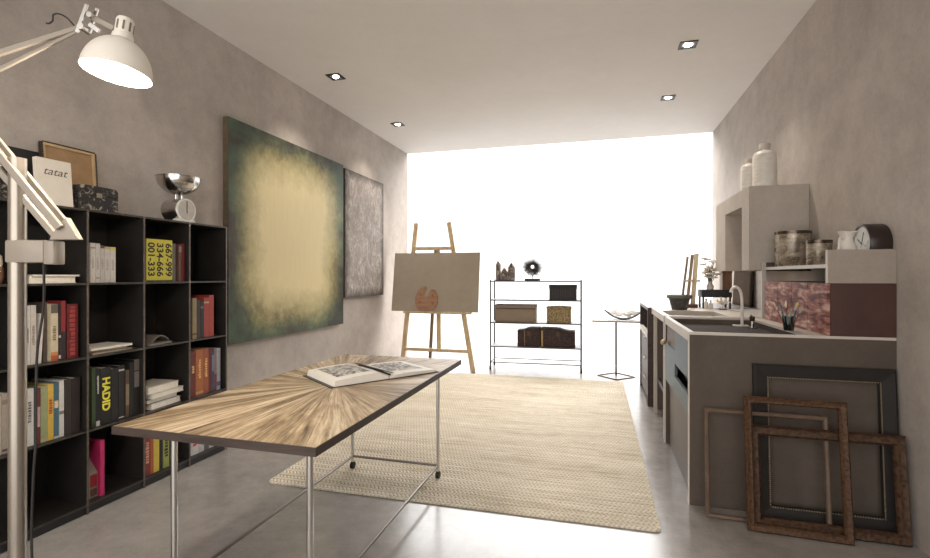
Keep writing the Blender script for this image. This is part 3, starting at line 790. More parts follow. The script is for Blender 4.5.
# palette: kidney outline with thumb notch
t = thing('palette', 'orange brown kidney shaped painter palette leaning on the canvas', 'palette', (-2.402, 6.575, .8065), (CT, 0, 0))
out = [(-.06, .0), (.03, -.0), (.115, .03), (.165, .11), (.172, .20), (.14, .285), (.085, .315), (.045, .285), (.02, .225), (-.03, .21), (-.035, .275), (-.005, .33), (-.03, .365), (-.085, .345), (-.135, .28), (-.172, .19), (-.16, .09), (-.11, .02)]
cl = [Vector((p[0], 0, p[1])) for p in out]; cl = cl + [cl[0]]
sm = smooth_path(cl, 4)[:-1]
m = MB(); m.prism([(p.x, p.z + .004) for p in sm], 'y', -.010, -.001); m.build('board', wood_mat('palette_wood', (134, 98, 74), (168, 130, 104), (4, 30, 18), .4), t)
m = MB()
for x, z in ((-.09, .24), (-.1, .14), (.09, .23), (.1, .12)):
    m.lathe([(.02, 0), (.014, .003), (0, .004)], seg=14, mat4=Matrix.Translation((x, -.0103, z)) @ Matrix.Rotation(PI / 2, 4, 'X'))
m.build('paint_dab', M((150, 96, 66), .35), t)

# ------------------------------------------------------------------ trolley by the window
ct = thing('shelf_trolley', 'slim black steel shelf trolley on castors in front of the window', 'trolley', (-1.50, 6.74, 0), (0, 0, math.radians(3.)))
CW, CD = 1.245, .36
FRM = M((64, 60, 57), .45, .4, .1, 10); 
SHP = M((74, 69, 66), .5, .2, .08, 10)
for x in (0, CW):
    for y in (0, CD):
        m = MB(); m.box(x - .0095, x + .0095, y - .0095, y + .0095, .062, 1.262); p = m.build('post', FRM, ct)
        m = MB(); m.cyl((x, y, .045), (x, y, .0618), .010, seg=12); m.cyl((x - .012, y, .026), (x + .012, y, .026), .0262, seg=18); m.build('castor', RUBBER, p)
CZ = [1.25, .985, .668, .335, .112]
for i, z in enumerate(CZ):
    m = MB()
    if i < 4:
        m.box(-.008 + .018, CW - .010, -.009, CD + .009, z - .016, z)
        m.box(-.009, .0095, .0095, CD - .0095, z - .012, z); m.box(CW - .0095, CW + .009, .0095, CD - .0095, z - .012, z)
        m.build('shelf', SHP, ct)
    else:
        m.box(.0095, CW - .0095, -.009, .009, z - .012, z); m.box(.0095, CW - .0095, CD - .009, CD + .009, z - .012, z)
        m.box(-.009, .009, .0095, CD - .0095, z - .012, z); m.box(CW - .009, CW + .009, .0095, CD - .0095, z - .012, z)
        m.build('bottom_rail', SHP, ct)
cr = math.radians(3.)
def on_cart(x, y, z): return (-1.50 + x * math.cos(cr) - y * math.sin(cr), 6.74 + x * math.sin(cr) + y * math.cos(cr), z + .0005)
RC = (0, 0, cr)
# crystal towers, joined by one base
t = thing('crystal_sculpture', 'three pointed dark crystal towers on one base atop the trolley', 'sculpture', on_cart(.185, .17, CZ[0]), RC)
CRY = flecked_mat('smoky_crystal', (78, 62, 50), (160, 140, 120), 24, .54, .3)
def crystal(x, y, r, h, name='crystal'):
    m = MB(); prof = [(0, .012), (r, .012), (r, h - r * 1.5), (r * .55, h - r * .5), (0, h)]
    m.lathe(prof, (x, y, 0), 6)
    for f in m.bm.faces: f.smooth = False
    m.build(name, CRY, t)
B(-.135, .135, -.05, .05, 0, .0118).build('base', M((60, 50, 42), .6), t)
crystal(-.100, 0, .040, .288); crystal(-.012, -.005, .046, .19); crystal(.090, .0, .054, .262)
m = MB(); m.lathe([(0, .012), (.022, .012), (.02, .11), (0, .13)], (.04, -.04, 0), 6); m.build('small_crystal', CRY, t)
# urchin sculpture
t = thing('urchin_sculpture', 'spiky black urchin sculpture on a black block atop the trolley', 'sculpture', on_cart(.575, .17, CZ[0]), RC)
B(-.107, .107, -.045, .045, 0, .028).build('base', BLACK, t)
m = MB(); m.cyl((0, 0, .028), (0, 0, .09), .005, seg=8); m.build('stem', BLACK, t)
m = MB(); C0 = Vector((0, 0, .195))
rnd = random.Random(3)
for i in range(170):
    a = 2 * PI * i * .618034; zz = 1 - 2 * (i + .5) / 170; q = math.sqrt(1 - zz * zz)
    d = Vector((q * math.cos(a), zz, q * math.sin(a)))
    if abs(d.y) > .62: continue
    ln = .150 * (.85 + .25 * rnd.random())
    m.cyl(C0 + d * .034, C0 + d * ln, .0046, .003, 5)
m.build('spines', M((62, 54, 48), .5), t)
m = MB()
tor = []
for i in range(25):
    a = 2 * PI * i / 24; tor.append(C0 + Vector((.032 * math.cos(a), 0, .032 * math.sin(a))))
m.tube(tor, .008, 8); m.build('ring', BLACK, t)
# boxes
t = thing('storage_box', 'black ribbed box on the upper shelf of the trolley', 'box', on_cart(1.0, .18, CZ[1]), RC)
m = MB(); m.box(-.185, .185, -.13, .13, 0, .155); m.build('body', M((44, 39, 38), .6, 0, .2, 40, .3), t)
m = MB(); m.box(-.19, .19, -.135, .135, .1555, .208); m.build('lid', M((40, 36, 35), .6, 0, .2, 40, .3), t)
m = MB()
for i in range(11): m.box(-.17 + .034 * i - .004, -.17 + .034 * i + .004, -.1345, -.1302, .008, .15)
m.build('ribs', M((58, 52, 50), .5), t)
t = thing('storage_box', 'long taupe lidded box on the middle shelf of the trolley', 'box', on_cart(.345, .18, CZ[2]), RC)
TAU = M((138, 122, 106), .75, 0, .06, 60, .1)
m = MB(); m.box(-.285, .285, -.14, .14, 0, .185); m.build('body', TAU, t, bevel=.003)
m = MB(); m.box(-.289, .289, -.144, .144, .1955, .243); m.build('lid', TAU, t, bevel=.003)
m = MB(); m.box(-.28, .28, -.136, .136, .1852, .1953); m.build('lid_gap', M((64, 50, 42), .7), t)
t = thing('carved_box', 'tan carved box with scalloped top on the middle shelf of the trolley', 'box', on_cart(.945, .17, CZ[2]), RC)
CRV = carved_mat('carved_tan', (172, 152, 112), (92, 74, 50), 55)
m = MB(); m.box(-.165, .165, -.10, .10, 0, .195); m.build('body', CRV, t)
pts = [(-.172, .1955)]
pts = [(-.172, .1955), (.172, .1955)] + [(.172 - .344 * i / 48, .215 + .010 * math.sin(PI * i / 48) + .007 * abs(math.sin(i / 48 * PI * 7))) for i in range(49)]
m = MB(); m.prism(pts, 'y', -.105, .105); m.build('scalloped_lid', CRV, t)
LEA = carved_mat('dark_leather', (66, 46, 42), (34, 26, 25), 40)
for lab, x0, x1, fl in (('dark carved chest, left one of the pair on the lower trolley shelf', .375, .69, 1),
                        ('dark carved chest with gold strip, right one on the lower trolley shelf', .70, 1.165, -1)):
    t = thing('carved_chest', lab, 'chest', on_cart((x0 + x1) / 2, .17, CZ[3]), RC, 'dark carved chests')
    hw = (x1 - x0) / 2
    m = MB(); m.box(-hw, hw, -.12, .12, 0, .195); m.build('body', LEA, t)
    n = 32; top_ = []
    for i in range(n + 1):
        u = i / n; v = u if fl > 0 else 1 - u
        z = .222 + .034 * (1 / (1 + math.exp(-(v - .35) * 14))) + .004 * abs(math.sin(u * PI * 8)) * (1 if v > .4 else .2)
        top_.append((hw - 2 * hw * u if False else -hw + 2 * hw * u, z))
    m = MB(); m.prism([(-hw, .1953)] + [(hw, .1953)] + list(reversed(top_)), 'y', -.122, .122); m.build('lid', LEA, t)
    m = MB(); xx = (-hw + .006 if fl < 0 else hw * -.38); m.box(xx, xx + (.022 if fl < 0 else .006), -.1245, -.1222, .004, .225); m.build('gold_strip', M((150, 124, 78), .4, .5), t)
    m = MB(); m.box(-.02, .02, -.125, -.1225, .15, .205); m.build('clasp', M((84, 62, 46), .4, .5), t)

# ------------------------------------------------------------------ side table with bowl
t = thing('side_table', 'small side table with thin white top and diamond wire base', 'side table', (.19, 6.72, 0))
B(-.30, .29, -.27, .27, .732, .752).build('tabletop', M((150, 144, 138), .5), t)
m = MB(); m.box(-.012, .012, -.012, .012, .012, .7318); m.build('post', M((84, 72, 64), .4, .6), t)
m = MB(); d = .235
cs = [(0, -d), (d, 0), (0, d), (-d, 0)]
for a, b in zip(cs, cs[1:] + cs[:1]): m.bar((a[0], a[1], .006), (b[0], b[1], .006), .012, .012, (0, 0, 1))
m.bar((0, -d, .006), (0, d, .006), .012, .0115, (0, 0, 1)); m.build('base', M((84, 72, 64), .4, .6), t)
t = thing('dish', 'boat shaped dark edged dish with white lattice filling on the side table', 'bowl', (.28, 6.68, .7525))
def dish_z(u): return .010 + .112 * abs(u) ** 2.1
for yy in (-.075, .075):
    m = MB(); m.tube([(.235 * u, yy * (1 - .55 * u * u), dish_z(u)) for u in [i / 14 - 1 for i in range(29)]], .0085, 8)
    m.build('edge_rail', M((44, 41, 40), .4, .2), t)
m = MB()
for i in range(-11, 12):
    u = i / 12.5; w_ = .075 * (1 - .55 * u * u); z = dish_z(u)
    m.tube([(.235 * u + .01 * k, w_ * k, z + .002 + .006 * (1 - k * k)) for k in (-1, -.5, 0, .5, 1)], .004, 6)
m.build('cross_slats', M((60, 56, 53), .5), t)
m = MB(); rnd = random.Random(11)
for i in range(190):
    u = (rnd.random() * 2 - 1) * .78; k = rnd.random() * 2 - 1; w_ = .06 * (1 - .55 * u * u)
    zlo = dish_z(u) + .02; zhi = .100 + .022 * (1 - u * u)
    if zhi < zlo: continue
    c_ = Vector((.235 * u, w_ * k * .9, zlo + (zhi - zlo) * rnd.random())); b_ = rnd.random() * PI
    d_ = Vector((math.cos(b_), .5 * math.sin(b_), .5 * (rnd.random() - .5))) * .024
    m.cyl(c_ - d_, c_ + d_, .0045, .0045, 5)
m.build('white_lattice', M((232, 228, 222), .6), t)

# ------------------------------------------------------------------ sink cabinet (near unit)
CX0, CX1 = .49, XR - .002
CN, CF = 3.08, 4.20
sk = thing('sink_cabinet', 'concrete sink cabinet with edges painted pale as if window-lit and blue drawers, nearest the camera', 'cabinet', (CX0, CN, 0))
def bx(x0, x1, y0, y1, z0, z1): return B(x0 - CX0, x1 - CX0, y0 - CN, y1 - CN, z0, z1)
bx(CX0 + .004, CX1, CN, CN + .035, .0, .985).build('end_panel', CONC, sk)
bx(CX0 + .004, CX1, CF - .035, CF, .0, .985).build('end_panel', CONC, sk)
m = MB(); 
def mb_(m, x0, x1, y0, y1, z0, z1): m.box(x0 - CX0, x1 - CX0, y0 - CN, y1 - CN, z0, z1)
mb_(m, CX0, CX0 + .0038, CN, CN + .035, 0, .985); mb_(m, CX0, CX0 + .0038, CF - .035, CF, 0, .985); m.build('lit_leg_edge', PALE, sk)  # front edges of the concrete panels: window light put into a paler colour
m = MB(); mb_(m, CX0, CX1, CN, CN + .022, .9852, 1.0); mb_(m, CX0, CX1, CF - .03, CF, .9852, 1.0); mb_(m, CX0, CX0 + .03, CN + .022, CF - .03, .945, 1.0); mb_(m, 1.09, CX1, CN + .022, CF - .03, .9852, 1.0); m.build('rim', PALE, sk)  # rim kept pale too, its colour carries the light on top
bx(CX0 + .031, 1.30, CN + .036, CF - .036, .93, .95).build('basin', M((66, 59, 53), .9, 0, .08, 12, 0, .1), sk)
bx(1.09, 1.10, CN + .036, CF - .036, .9502, .985).build('basin_back', M((66, 59, 53), .9, 0, .08, 12, 0, .1), sk)
bx(CX0 + .03, CX0 + .045, CN + .036, CF - .036, .0, .5).build('front_panel', M((88, 76, 68), .5, 0, .08, 6), sk)
bx(CX0 + .18, CX0 + .19, CN + .036, CF - .036, .5, .93).build('inner_back', M((50, 44, 42), .6), sk)
BLUE = M((80, 92, 96), .5, 0, .10, 14)
bx(CX0 + .004, CX0 + .022, 3.145, 3.675, .715, .943).build('blue_drawer', BLUE, sk)
dr = bx(CX0 + .012, CX0 + .03, 3.682, 4.155, .806, .943).build('brown_drawer', M((104, 88, 76), .55), sk)
m = MB(); m.cyl((-.004 + .015, 4.03 - CN, .815), (-.022, 4.03 - CN, .815), .009, seg=12); m.ball((-.030, 4.03 - CN, .815), .021, 14); m.build('knob', M((176, 156, 128), .35, .6), dr)
m = MB(); mb_(m, CX0 + .004, CX0 + .022, 3.145, 4.155, .505, .60); mb_(m, CX0 + .004, CX0 + .022, 3.675, 4.155, .60, .80); mb_(m, CX0 + .004, CX0 + .022, 3.145, 3.675, .60, .622)
m.build('blue_drawer', BLUE, sk)
bx(CX0 + .07, CX0 + .08, 3.13, 3.68, .61, .72).build('grip_recess', BLACK, sk)

# faucet standing in the basin
t = thing('faucet', 'slender white gooseneck faucet standing in the concrete basin', 'faucet', (1.0, 4.06, .9503))
WM = M((214, 208, 200), .35, .2)
B(-.05, .05, -.03, .03, 0, .008, .002).build('base_plate', WM, t)
m = MB(); m.tube(smooth_path([(.01, 0, .0082), (.01, 0, .12), (.008, 0, .21), (-.004, 0, .265), (-.03, 0, .29), (-.055, -.0, .278), (-.066, 0, .25)]), .0105, 12); m.build('spout', WM, t)
m = MB(); m.tube([(.02, 0, .115), (-.06, 0, .117), (-.07, 0, .117)], .006, 10); m.build('side_bar', WM, t)
t = thing('mixer_valve', 'short chrome mixer valve with dark lever beside the faucet', 'valve', (1.04, 3.92, .9503))
m = MB(); m.cyl((0, 0, 0), (0, 0, .008), .035, seg=20); m.cyl((0, 0, .008), (0, 0, .05), .013, .011, 16); m.build('body', CHROME, t)
m = MB(); m.cyl((0, 0, .0502), (0, 0, .085), .017, seg=14); m.bar((0, -.03, .075), (0, .03, .09), .008, .008); m.build('lever', M((52, 40, 34), .4, .3), t)
# glass with brushes
t = thing('brush_jar', 'dark glass tumbler holding paintbrushes on the near cabinet corner', 'jar', (1.075, 3.32, 1.0003))
m = MB(); m.lathe([(0, 0), (.026, 0), (.034, .085), (.0325, .085), (.025, .004), (0, .004)], seg=24); m.build('glass', thin_glass('smoky_glass', .07, (.45, .5, .5, 1)), t)
cols = [(96, 124, 124), (78, 104, 108), (120, 134, 128), (150, 140, 120), (66, 88, 96), (110, 84, 66)]
tips = [(196, 170, 120), (168, 150, 130), (90, 96, 110), (206, 186, 160), (120, 92, 60)]
descr = ['tall blue-green', 'pale teal', 'grey-green', 'cream', 'slate blue', 'brown']
rnd = random.Random(5)
for i in range(12):
    a = 2 * PI * i / 12; lean = 12 + 5 * (i % 3); ln = .145 + .03 * rnd.random()
    b = thing('paintbrush', f'{descr[i % 6]} paintbrush in the tumbler, splaying ' + ['right', 'back right', 'towards the wall', 'back', 'back left', 'far left', 'left', 'front left', 'towards the room', 'to the front', 'front right', 'near right'][i],
              'paintbrush', (1.075 + .013 * math.cos(a), 3.32 + .013 * math.sin(a), 1.0050), (0, math.radians(lean), a), 'paintbrushes in the tumbler')
    m = MB(); m.cyl((0, 0, .001), (0, 0, ln * .72), .0026, .0036, 8); m.build('handle', M(cols[i % 6], .4), b)
    m = MB(); m.cyl((0, 0, ln * .72), (0, 0, ln * .84), .0040, .0044, 8); m.build('ferrule', STEEL, b)
    m = MB(); m.lathe([(.0042, ln * .84), (.0062, ln * .93), (0, ln * 1.04)], seg=8); m.build('bristles', M(tips[i % 5], .8), b)

# ------------------------------------------------------------------ wall cabinet with red doors and the open tray above
wc = thing('wall_cabinet', 'dark brown cabinet with reclaimed red wood doors on the concrete counter', 'cabinet', (1.18, CN, 1.0003))
W1 = XR - .002
bw = lambda x0, x1, y0, y1, z0, z1: B(x0 - 1.18, x1 - 1.18, y0 - CN, y1 - CN, z0 - 1.0, z1 - 1.0)
bw(1.195, W1, CN, 4.13, 1.0, 1.285).build('carcass', wood_mat('umber_wood', (58, 38, 34), (78, 52, 46), (3, 20, 3), .45), wc)
RED = red_wood_mat()
ys = [CN, 3.34, 3.60, 3.86, 4.13]
for a, b in zip(ys, ys[1:]):
    bw(1.18, 1.1945, a + .004, b - .004, 1.003, 1.282).build('door', RED, wc)
tr = thing('tray_shelf', 'open wall tray with grey end panel and pale edges above the red cabinet', 'shelf', (1.18, CN, 1.286))
bt = lambda x0, x1, y0, y1, z0, z1: B(x0 - 1.18, x1 - 1.18, y0 - CN, y1 - CN, z0 - 1.286, z1 - 1.286)
bt(1.184, W1, CN, CN + .022, 1.286, 1.466).build('end_panel', CONCL, tr)
bt(1.18, 1.1838, CN, CN + .022, 1.286, 1.466).build('panel_edge', PALE, tr)
bt(1.184, W1, CN + .0222, 4.165, 1.372, 1.388).build('board', CONCL, tr)
bt(1.18, 1.1838, CN + .0222, 4.165, 1.368, 1.389).build('board_edge', PALE, tr)
bt(1.2, W1, 4.166, 4.19, 1.36, 1.425).build('far_lip', CONC, tr)
bt(1.172, 1.199, 4.166, 4.19, 1.0005, 1.428).build('post', PALE, tr)
TZ = 1.3885
def mercury_jar(label, x, y, r, h):
    t = thing('glass_jar', label, 'jar', (x, y, TZ), (0, 0, 0), 'jars on the wall tray')
    g = NT('mercury_glass'); n = g.noise(16, 7, .7, dist=1.); n2 = g.noise(5, 4, .6, g.map((1, 1, 5)))
    f = g.math('ADD', g.math('MULTIPLY', n, .6), g.math('MULTIPLY', n2, .4))
    g.set(g.ramp(f, [(.36, lin((96, 84, 72))), (.5, lin((142, 129, 114))), (.64, lin((190, 178, 162)))]), g.ramp(n, [(.4, (.18, .18, .18, 1)), (.6, (.5, .5, .5, 1))]), .3); g.bump(n, .25, .004)
    m = MB(); m.lathe([(0, 0), (r * .96, 0), (r, .008), (r, h - .022), (0, h - .022)], seg=36); m.build('body', g.m, t)
    m = MB(); m.lathe([(r * .9, h - .0215), (r * 1.02, h - .0215), (r * 1.03, h), (r * .93, h), (r * .9, h - .0215)], seg=36); m.build('rim', M((92, 80, 70), .25, .8, .2, 30), t)
    m = MB(); m.lathe([(0, h - .0214), (r * .89, h - .0214), (r * .89, h - .016), (0, h - .016)], seg=30); m.build('lid', M((58, 50, 44), .5), t)
mercury_jar('larger mottled silver brown jar on the wall tray near the hood', 1.335, 4.04, .112, .255)
mercury_jar('smaller mottled silver brown jar on the wall tray beside the larger one', 1.375, 3.71, .072, .168)
# pitcher
t = thing('pitcher', 'small white pitcher with flared lip on the tray beside the clock', 'pitcher', (1.322, 3.20, TZ))
WH = M((208, 201, 192), .4, 0, .05, 12)
m = MB(); seg = 28
prof = [(.0, 0), (.034, 0), (.046, .025), (.050, .06), (.043, .10), (.029, .128), (.027, .145), (.036, .172), (.043, .186)]
m.lathe(prof + [(.039, .185), (.032, .17), (.024, .145), (.025, .128), (0, .12)], seg=seg)
for v in m.bm.verts:
    rr = math.hypot(v.co.x, v.co.y)
    if v.co.z > .15 and rr > .02:
        a = math.atan2(v.co.y, v.co.x); k = (v.co.z - .15) / .036
        sp = max(0, math.cos(a - math.radians(35))) ** 3; sp2 = max(0, math.cos(a - math.radians(215))) ** 4
        f = 1 + k * (.55 * sp + .3 * sp2); v.co.x *= f; v.co.y *= f; v.co.z += k * (.010 * sp + .006 * sp2 - .006)
m.build('body', WH, t)
m = MB(); a = math.radians(215); ux, uy = math.cos(a), math.sin(a)
m.tube(smooth_path([(ux * .028, uy * .028, .14), (ux * .052, uy * .052, .15), (ux * .066, uy * .066, .125), (ux * .06, uy * .06, .09), (ux * .046, uy * .046, .065)]), .006, 8); m.build('handle', WH, t)
# clock
t = thing('round_clock', 'round drum clock with white dial and dark case on the wall tray', 'clock', (1.44, 3.218, TZ))
R_ = .1125
m = MB()
def ringx(m, xs):   # lathe about X
    m4 = Matrix.Translation((0, 0, R_)) @ Matrix.Rotation(-PI / 2, 4, 'Y'); m.lathe(xs, seg=48, mat4=m4)
ringx(m, [(0, -.052), (R_ - .004, -.052), (R_ - .0005, -.046), (R_ - .0005, .036), (R_ - .006, .048), (R_ - .014, .048), (R_ - .016, .038), (0, .038)]); m.build('case', M((48, 38, 34), .35, .1), t)
m = MB(); ringx(m, [(0, .0382), (R_ - .0165, .0382), (R_ - .0165, .041), (0, .041)]); m.build('dial', flecked_mat('clock_dial', (208, 204, 198), (150, 146, 142), 18, .6, .5), t)
m = MB(); m.bar((-.0425, 0, R_), (-.0425, .045, R_ + .03), .005, .002, (1, 0, 0)); m.bar((-.0425, 0, R_), (-.0425, -.02, R_ + .065), .004, .002, (1, 0, 0)); m.build('hands', BLACK, t)

# ------------------------------------------------------------------ hood with two bottles
hd = thing('concrete_hood', 'pale concrete hood with a deep front opening on the right wall', 'hood', (1.093, 4.20, 1.368))
m = MB()
hx = W1 - 1.093; HOODM = plaster('pale_hood_concrete', (160, 150, 140), (182, 172, 161), .8)
m.box(0, hx, 0, .20, 0, .642); m.box(0, hx, .745, 1.12, 0, .642); m.box(0, hx, .20, .745, .51, .642); m.build('body', HOODM, hd)
m = MB(); m.box(.30, hx, .2002, .7448, 0, .5098); m.build('niche_back', HOODM, hd)
HZ = 2.0105
def ribbed_bottle(label, x, y, r, h, ribs):
    t = thing('ceramic_bottle', label, 'bottle', (x, y, HZ), (0, 0, 0), 'white ceramic bottles on the hood')
    nb = h * .70; pr = [(0, 0), (r * .94, 0), (r, .006)]
    for i in range(1, 60):
        z = .006 + (nb - .006) * i / 60; pr.append((r * (1 - .022 * (1 + math.cos(2 * PI * ribs * i / 60)) * .5 - .02 * (i / 60)), z))
    for i in range(1, 9):
        a = PI / 2 * i / 8; pr.append((r * .40 + (r * .58) * math.cos(a), nb + h * .13 * math.sin(a)))
    m = MB(); m.lathe(pr + [(r * .40, h * .86)], seg=40); m.build('body', WH, t)
    m = MB(); m.lathe([(r * .40, h * .861), (r * .45, h * .875), (r * .46, h * .97), (r * .42, h), (r * .33, h), (r * .30, h * .9), (0, h * .9)], seg=28); m.build('neck', M((178, 168, 158), .45, 0, .1), t)
ribbed_bottle('taller white ribbed ceramic bottle on the concrete hood', 1.232, 4.315, .085, .345, 8)
ribbed_bottle('shorter white ceramic bottle at the left on the concrete hood', 1.158, 4.445, .062, .262, 5)

# ------------------------------------------------------------------ middle counter
mc = thing('work_counter', 'pale framed counter with sunken top between sink cabinet and dark unit', 'counter', (CX0, 4.26, 0))
bm_ = lambda x0, x1, y0, y1, z0, z1: B(x0 - CX0, x1 - CX0, y0 - 4.26, y1 - 4.26, z0, z1)
m = MB()
def q(x0, x1, y0, y1, z0, z1): m.box(x0 - CX0, x1 - CX0, y0 - 4.26, y1 - 4.26, z0, z1)
q(CX0, CX0 + .05, 4.26, 5.255, .945, 1.0); q(.98, CX1, 4.26, 5.255, .945, 1.0); q(CX0 + .05, .98, 4.26, 4.31, .945, 1.0); q(CX0 + .05, .98, 4.86, 5.255, .945, 1.0); m.build('top_rim', PALE, mc)
bm_(CX0 + .05, .98, 4.31, 4.86, .945, .962).build('sunken_top', M((120, 110, 102), .5), mc)
for y in (4.265, 5.02):
    bm_(CX0, CX0 + .03, y, y + .03, 0, .9448).build('leg', PALE, mc); bm_(CX1 - .03, CX1, y, y + .03, 0, .9448).build('leg', PALE, mc)
bm_(CX0 + .035, CX1 - .035, 5.03, 5.045, .04, .9448).build('end_panel', M((88, 76, 68), .5, 0, .08, 6), mc)
bm_(CX0 + .034, CX1 - .034, 4.30, 5.01, .30, .34).build('lower_shelf', M((58, 50, 46), .5), mc)
# dark open unit at the far end
du = thing('open_cabinet', 'dark brown wooden open cabinet at the window end of the counters', 'cabinet', (.455, 5.27, 0))
bd = lambda x0, x1, y0, y1, z0, z1: B(x0 - .455, x1 - .455, y0 - 5.27, y1 - 5.27, z0, z1)
bd(.455, CX1, 5.27, 6.29, .97, .999).build('top', DARKWOOD, du)
bd(.455, CX1, 5.27, 5.30, 0, .9698).build('side_panel', DARKWOOD, du); bd(.455, CX1, 6.26, 6.29, 0, .9698).build('side_panel', DARKWOOD, du)
bd(1.40, 1.41, 5.3002, 6.2598, .0, .9698).build('back_panel', DARKWOOD, du)
bd(.452, .49, 5.3002, 6.2598, .685, .735).build('pale_rail', M((188, 178, 168), .5), du)
bd(.48, 1.39, 5.3002, 6.2598, .685, .70).build('shelf', DARKWOOD, du)
for z0, z1 in ((.04, .235), (.245, .445), (.455, .675)):
    d_ = bd(.468, .486, 5.305, 6.255, z0, z1).build('drawer', M((78, 62, 54), .5, 0, .1), du)
    m = MB(); m.box(.468 - .455 - .012, .468 - .455 - .0002, .40, .56, z1 - .03, z1 - .02); m.build('handle', STEEL, d_)
# items on the middle and far counters
t = thing('stoneware_pot', 'dark grey green stoneware pot on the pale counter corner', 'pot', (.72, 5.05, 1.0005))
m = MB(); m.lathe([(0, 0), (.062, 0), (.068, .004), (.094, .105), (.108, .107), (.112, .138), (.104, .14), (.098, .112), (.06, .02), (0, .015)], seg=36); m.build('body', flecked_mat('dark_stoneware', (62, 60, 56), (104, 100, 92), 20, .58, .55), t)
m = MB(); m.lathe([(.1125, .112), (.1135, .125), (.1125, .137)], seg=36); m.build('rim_band', M((104, 100, 90), .6), t)
t = thing('shade_board', 'added grey brown board standing in for shade on the right wall beyond the black stand', 'board', (XR - .045, 5.85, .9995), (0, math.radians(3), 0))  # added dark board stands in for the shaded wall below the hood
B(-.012, .008, -.33, .33, .001, .46, .002).build('board', M((72, 63, 55), .95, 0, .12, 14, 0, 0.), t)  # body of the added shade board
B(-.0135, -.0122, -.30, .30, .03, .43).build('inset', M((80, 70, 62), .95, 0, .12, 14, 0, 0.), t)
# small table easel with a pale slat
t = thing('table_easel', 'small wooden table easel standing on the far counter behind the pot', 'easel', (.86, 5.46, .9995))
RW = wood_mat('reddish_wood', (96, 60, 46), (122, 80, 62), (4, 20, 20), .5); GW = wood_mat('grey_wood', (120, 104, 86), (148, 130, 108), (20, 20, 3), .6); LW = wood_mat('pale_wood', (176, 158, 130), (206, 190, 162), (20, 20, 3), .6)
B(-.10, .085, -.05, .06, 0, .032).build('base', RW, t)
m = MB(); m.bar((-.06, 0, .032), (.005, .05, .52), .022, .018); m.build('front_slat', GW, t)
m = MB(); m.bar((.045, 0, .032), (.09, .05, .55), .042, .018); m.build('pale_slat', LW, t)
m = MB(); m.bar((.0, .045, .032), (.055, .08, .54), .03, .016); m.build('back_slat', GW, t)
m = MB(); m.bar((-.045, .012, .27), (.12, .012, .27), .02, .012); m.build('crossbar', LW, t)
t = thing('display_stand', 'low black stand with thick top against the wall on the far counter', 'stand', (1.095, 5.42, .9995))
m = MB(); m.box(-.13, .14, -.11, .11, .11, .185); m.build('top', BLACK, t, bevel=.004)
for x in (-.115, .125):
    for y in (-.09, .09):
        B(x - .008, x + .008, y - .008, y + .008, 0, .1098).build('leg', BLACK, t)
t = thing('white_bouquet', 'white blossom branches in a vase on the black stand', 'flowers', (1.055, 5.40, 1.1850))
m = MB(); m.lathe([(0, 0), (.03, 0), (.035, .03), (.018, .07), (.022, .085), (.015, .085), (.012, .06), (0, .02)], seg=20); m.build('vase', M((196, 188, 176), .4), t)
rnd = random.Random(9); tipsP = []
m = MB()
for i in range(17):
    a = 2 * PI * i * .618; sp = .02 + .085 * rnd.random(); h = .13 + .19 * rnd.random()
    p2 = (sp * .5 * math.cos(a), sp * .5 * math.sin(a), .08 + (h - .08) * .55); p3 = (sp * math.cos(a), sp * math.sin(a), h)
    m.tube(smooth_path([(.006 * math.cos(a), .006 * math.sin(a), .03), p2, p3], 5), .003, 6); tipsP += [p2, p3]
m.build('branches', M((124, 108, 90), .7), t)
for p in tipsP:
    m = MB()
    for k in range(5):
        a = 2 * PI * k / 5; m.ball((p[0] + .017 * math.cos(a), p[1] + .017 * math.sin(a), p[2] + .006), .015, 8, 0, (1.1, 1.1, .6))
    m.ball((p[0], p[1], p[2] + .01), .007, 8); m.build('blossom', M((214, 206, 196), .7), t)
t = thing('wooden_box', 'upright brown wooden box on the black stand below the hood', 'box', (1.185, 5.40, 1.1850))
m = MB(); m.box(-.030, .055, -.06, .06, 0, .165); m.build('body', wood_mat('box_wood', (92, 66, 48), (132, 96, 70), (18, 18, 3), .5), t)
m = MB(); m.box(-.033, .058, -.064, .064, .1653, .185); m.build('lid', wood_mat('box_lid_wood', (84, 60, 44), (116, 84, 62), (18, 18, 3), .5), t)
for lab, x, y, h in (('taller small white bottle under the black stand', .99, 5.245, .10), ('shorter small white bottle in front of the black stand', 1.03, 5.24, .085)):
    t = thing('white_bottle', lab, 'bottle', (x, y, 1.0003), (0, 0, 0), 'small white bottles')
    m = MB(); m.lathe([(0, 0), (.018, 0), (.019, .004), (.019, h * .62), (.008, h * .76), (.008, h * .86), (0, h * .86)], seg=18); m.build('body', M((202, 194, 184), .4), t)
    m = MB(); m.lathe([(0, h * .861), (.0095, h * .861), (.0095, h), (0, h)], seg=14); m.build('cap', M((150, 140, 128), .5), t)
t = thing('coral_ornament', 'white spiky coral ornament on the pale counter before the stand', 'ornament', (1.115, 5.14, 1.0005))
m = MB(); m.box(-.03, .03, -.025, .025, 0, .012); m.build('base', M((90, 80, 72), .5), t)
m = MB(); rnd = random.Random(2)
for i in range(26):
    a = rnd.random() * 2 * PI; e = rnd.random() * 1.3; d = Vector((math.cos(a) * math.cos(e), math.sin(a) * math.cos(e), math.sin(e)))
    m.cyl(Vector((0, 0, .05)) + d * .0, Vector((0, 0, .05)) + d * (.05 + .025 * rnd.random()), .006, .004, 6)
m.cyl((0, 0, .0122), (0, 0, .05), .008, seg=8); m.build('coral', M((216, 208, 198), .6), t)

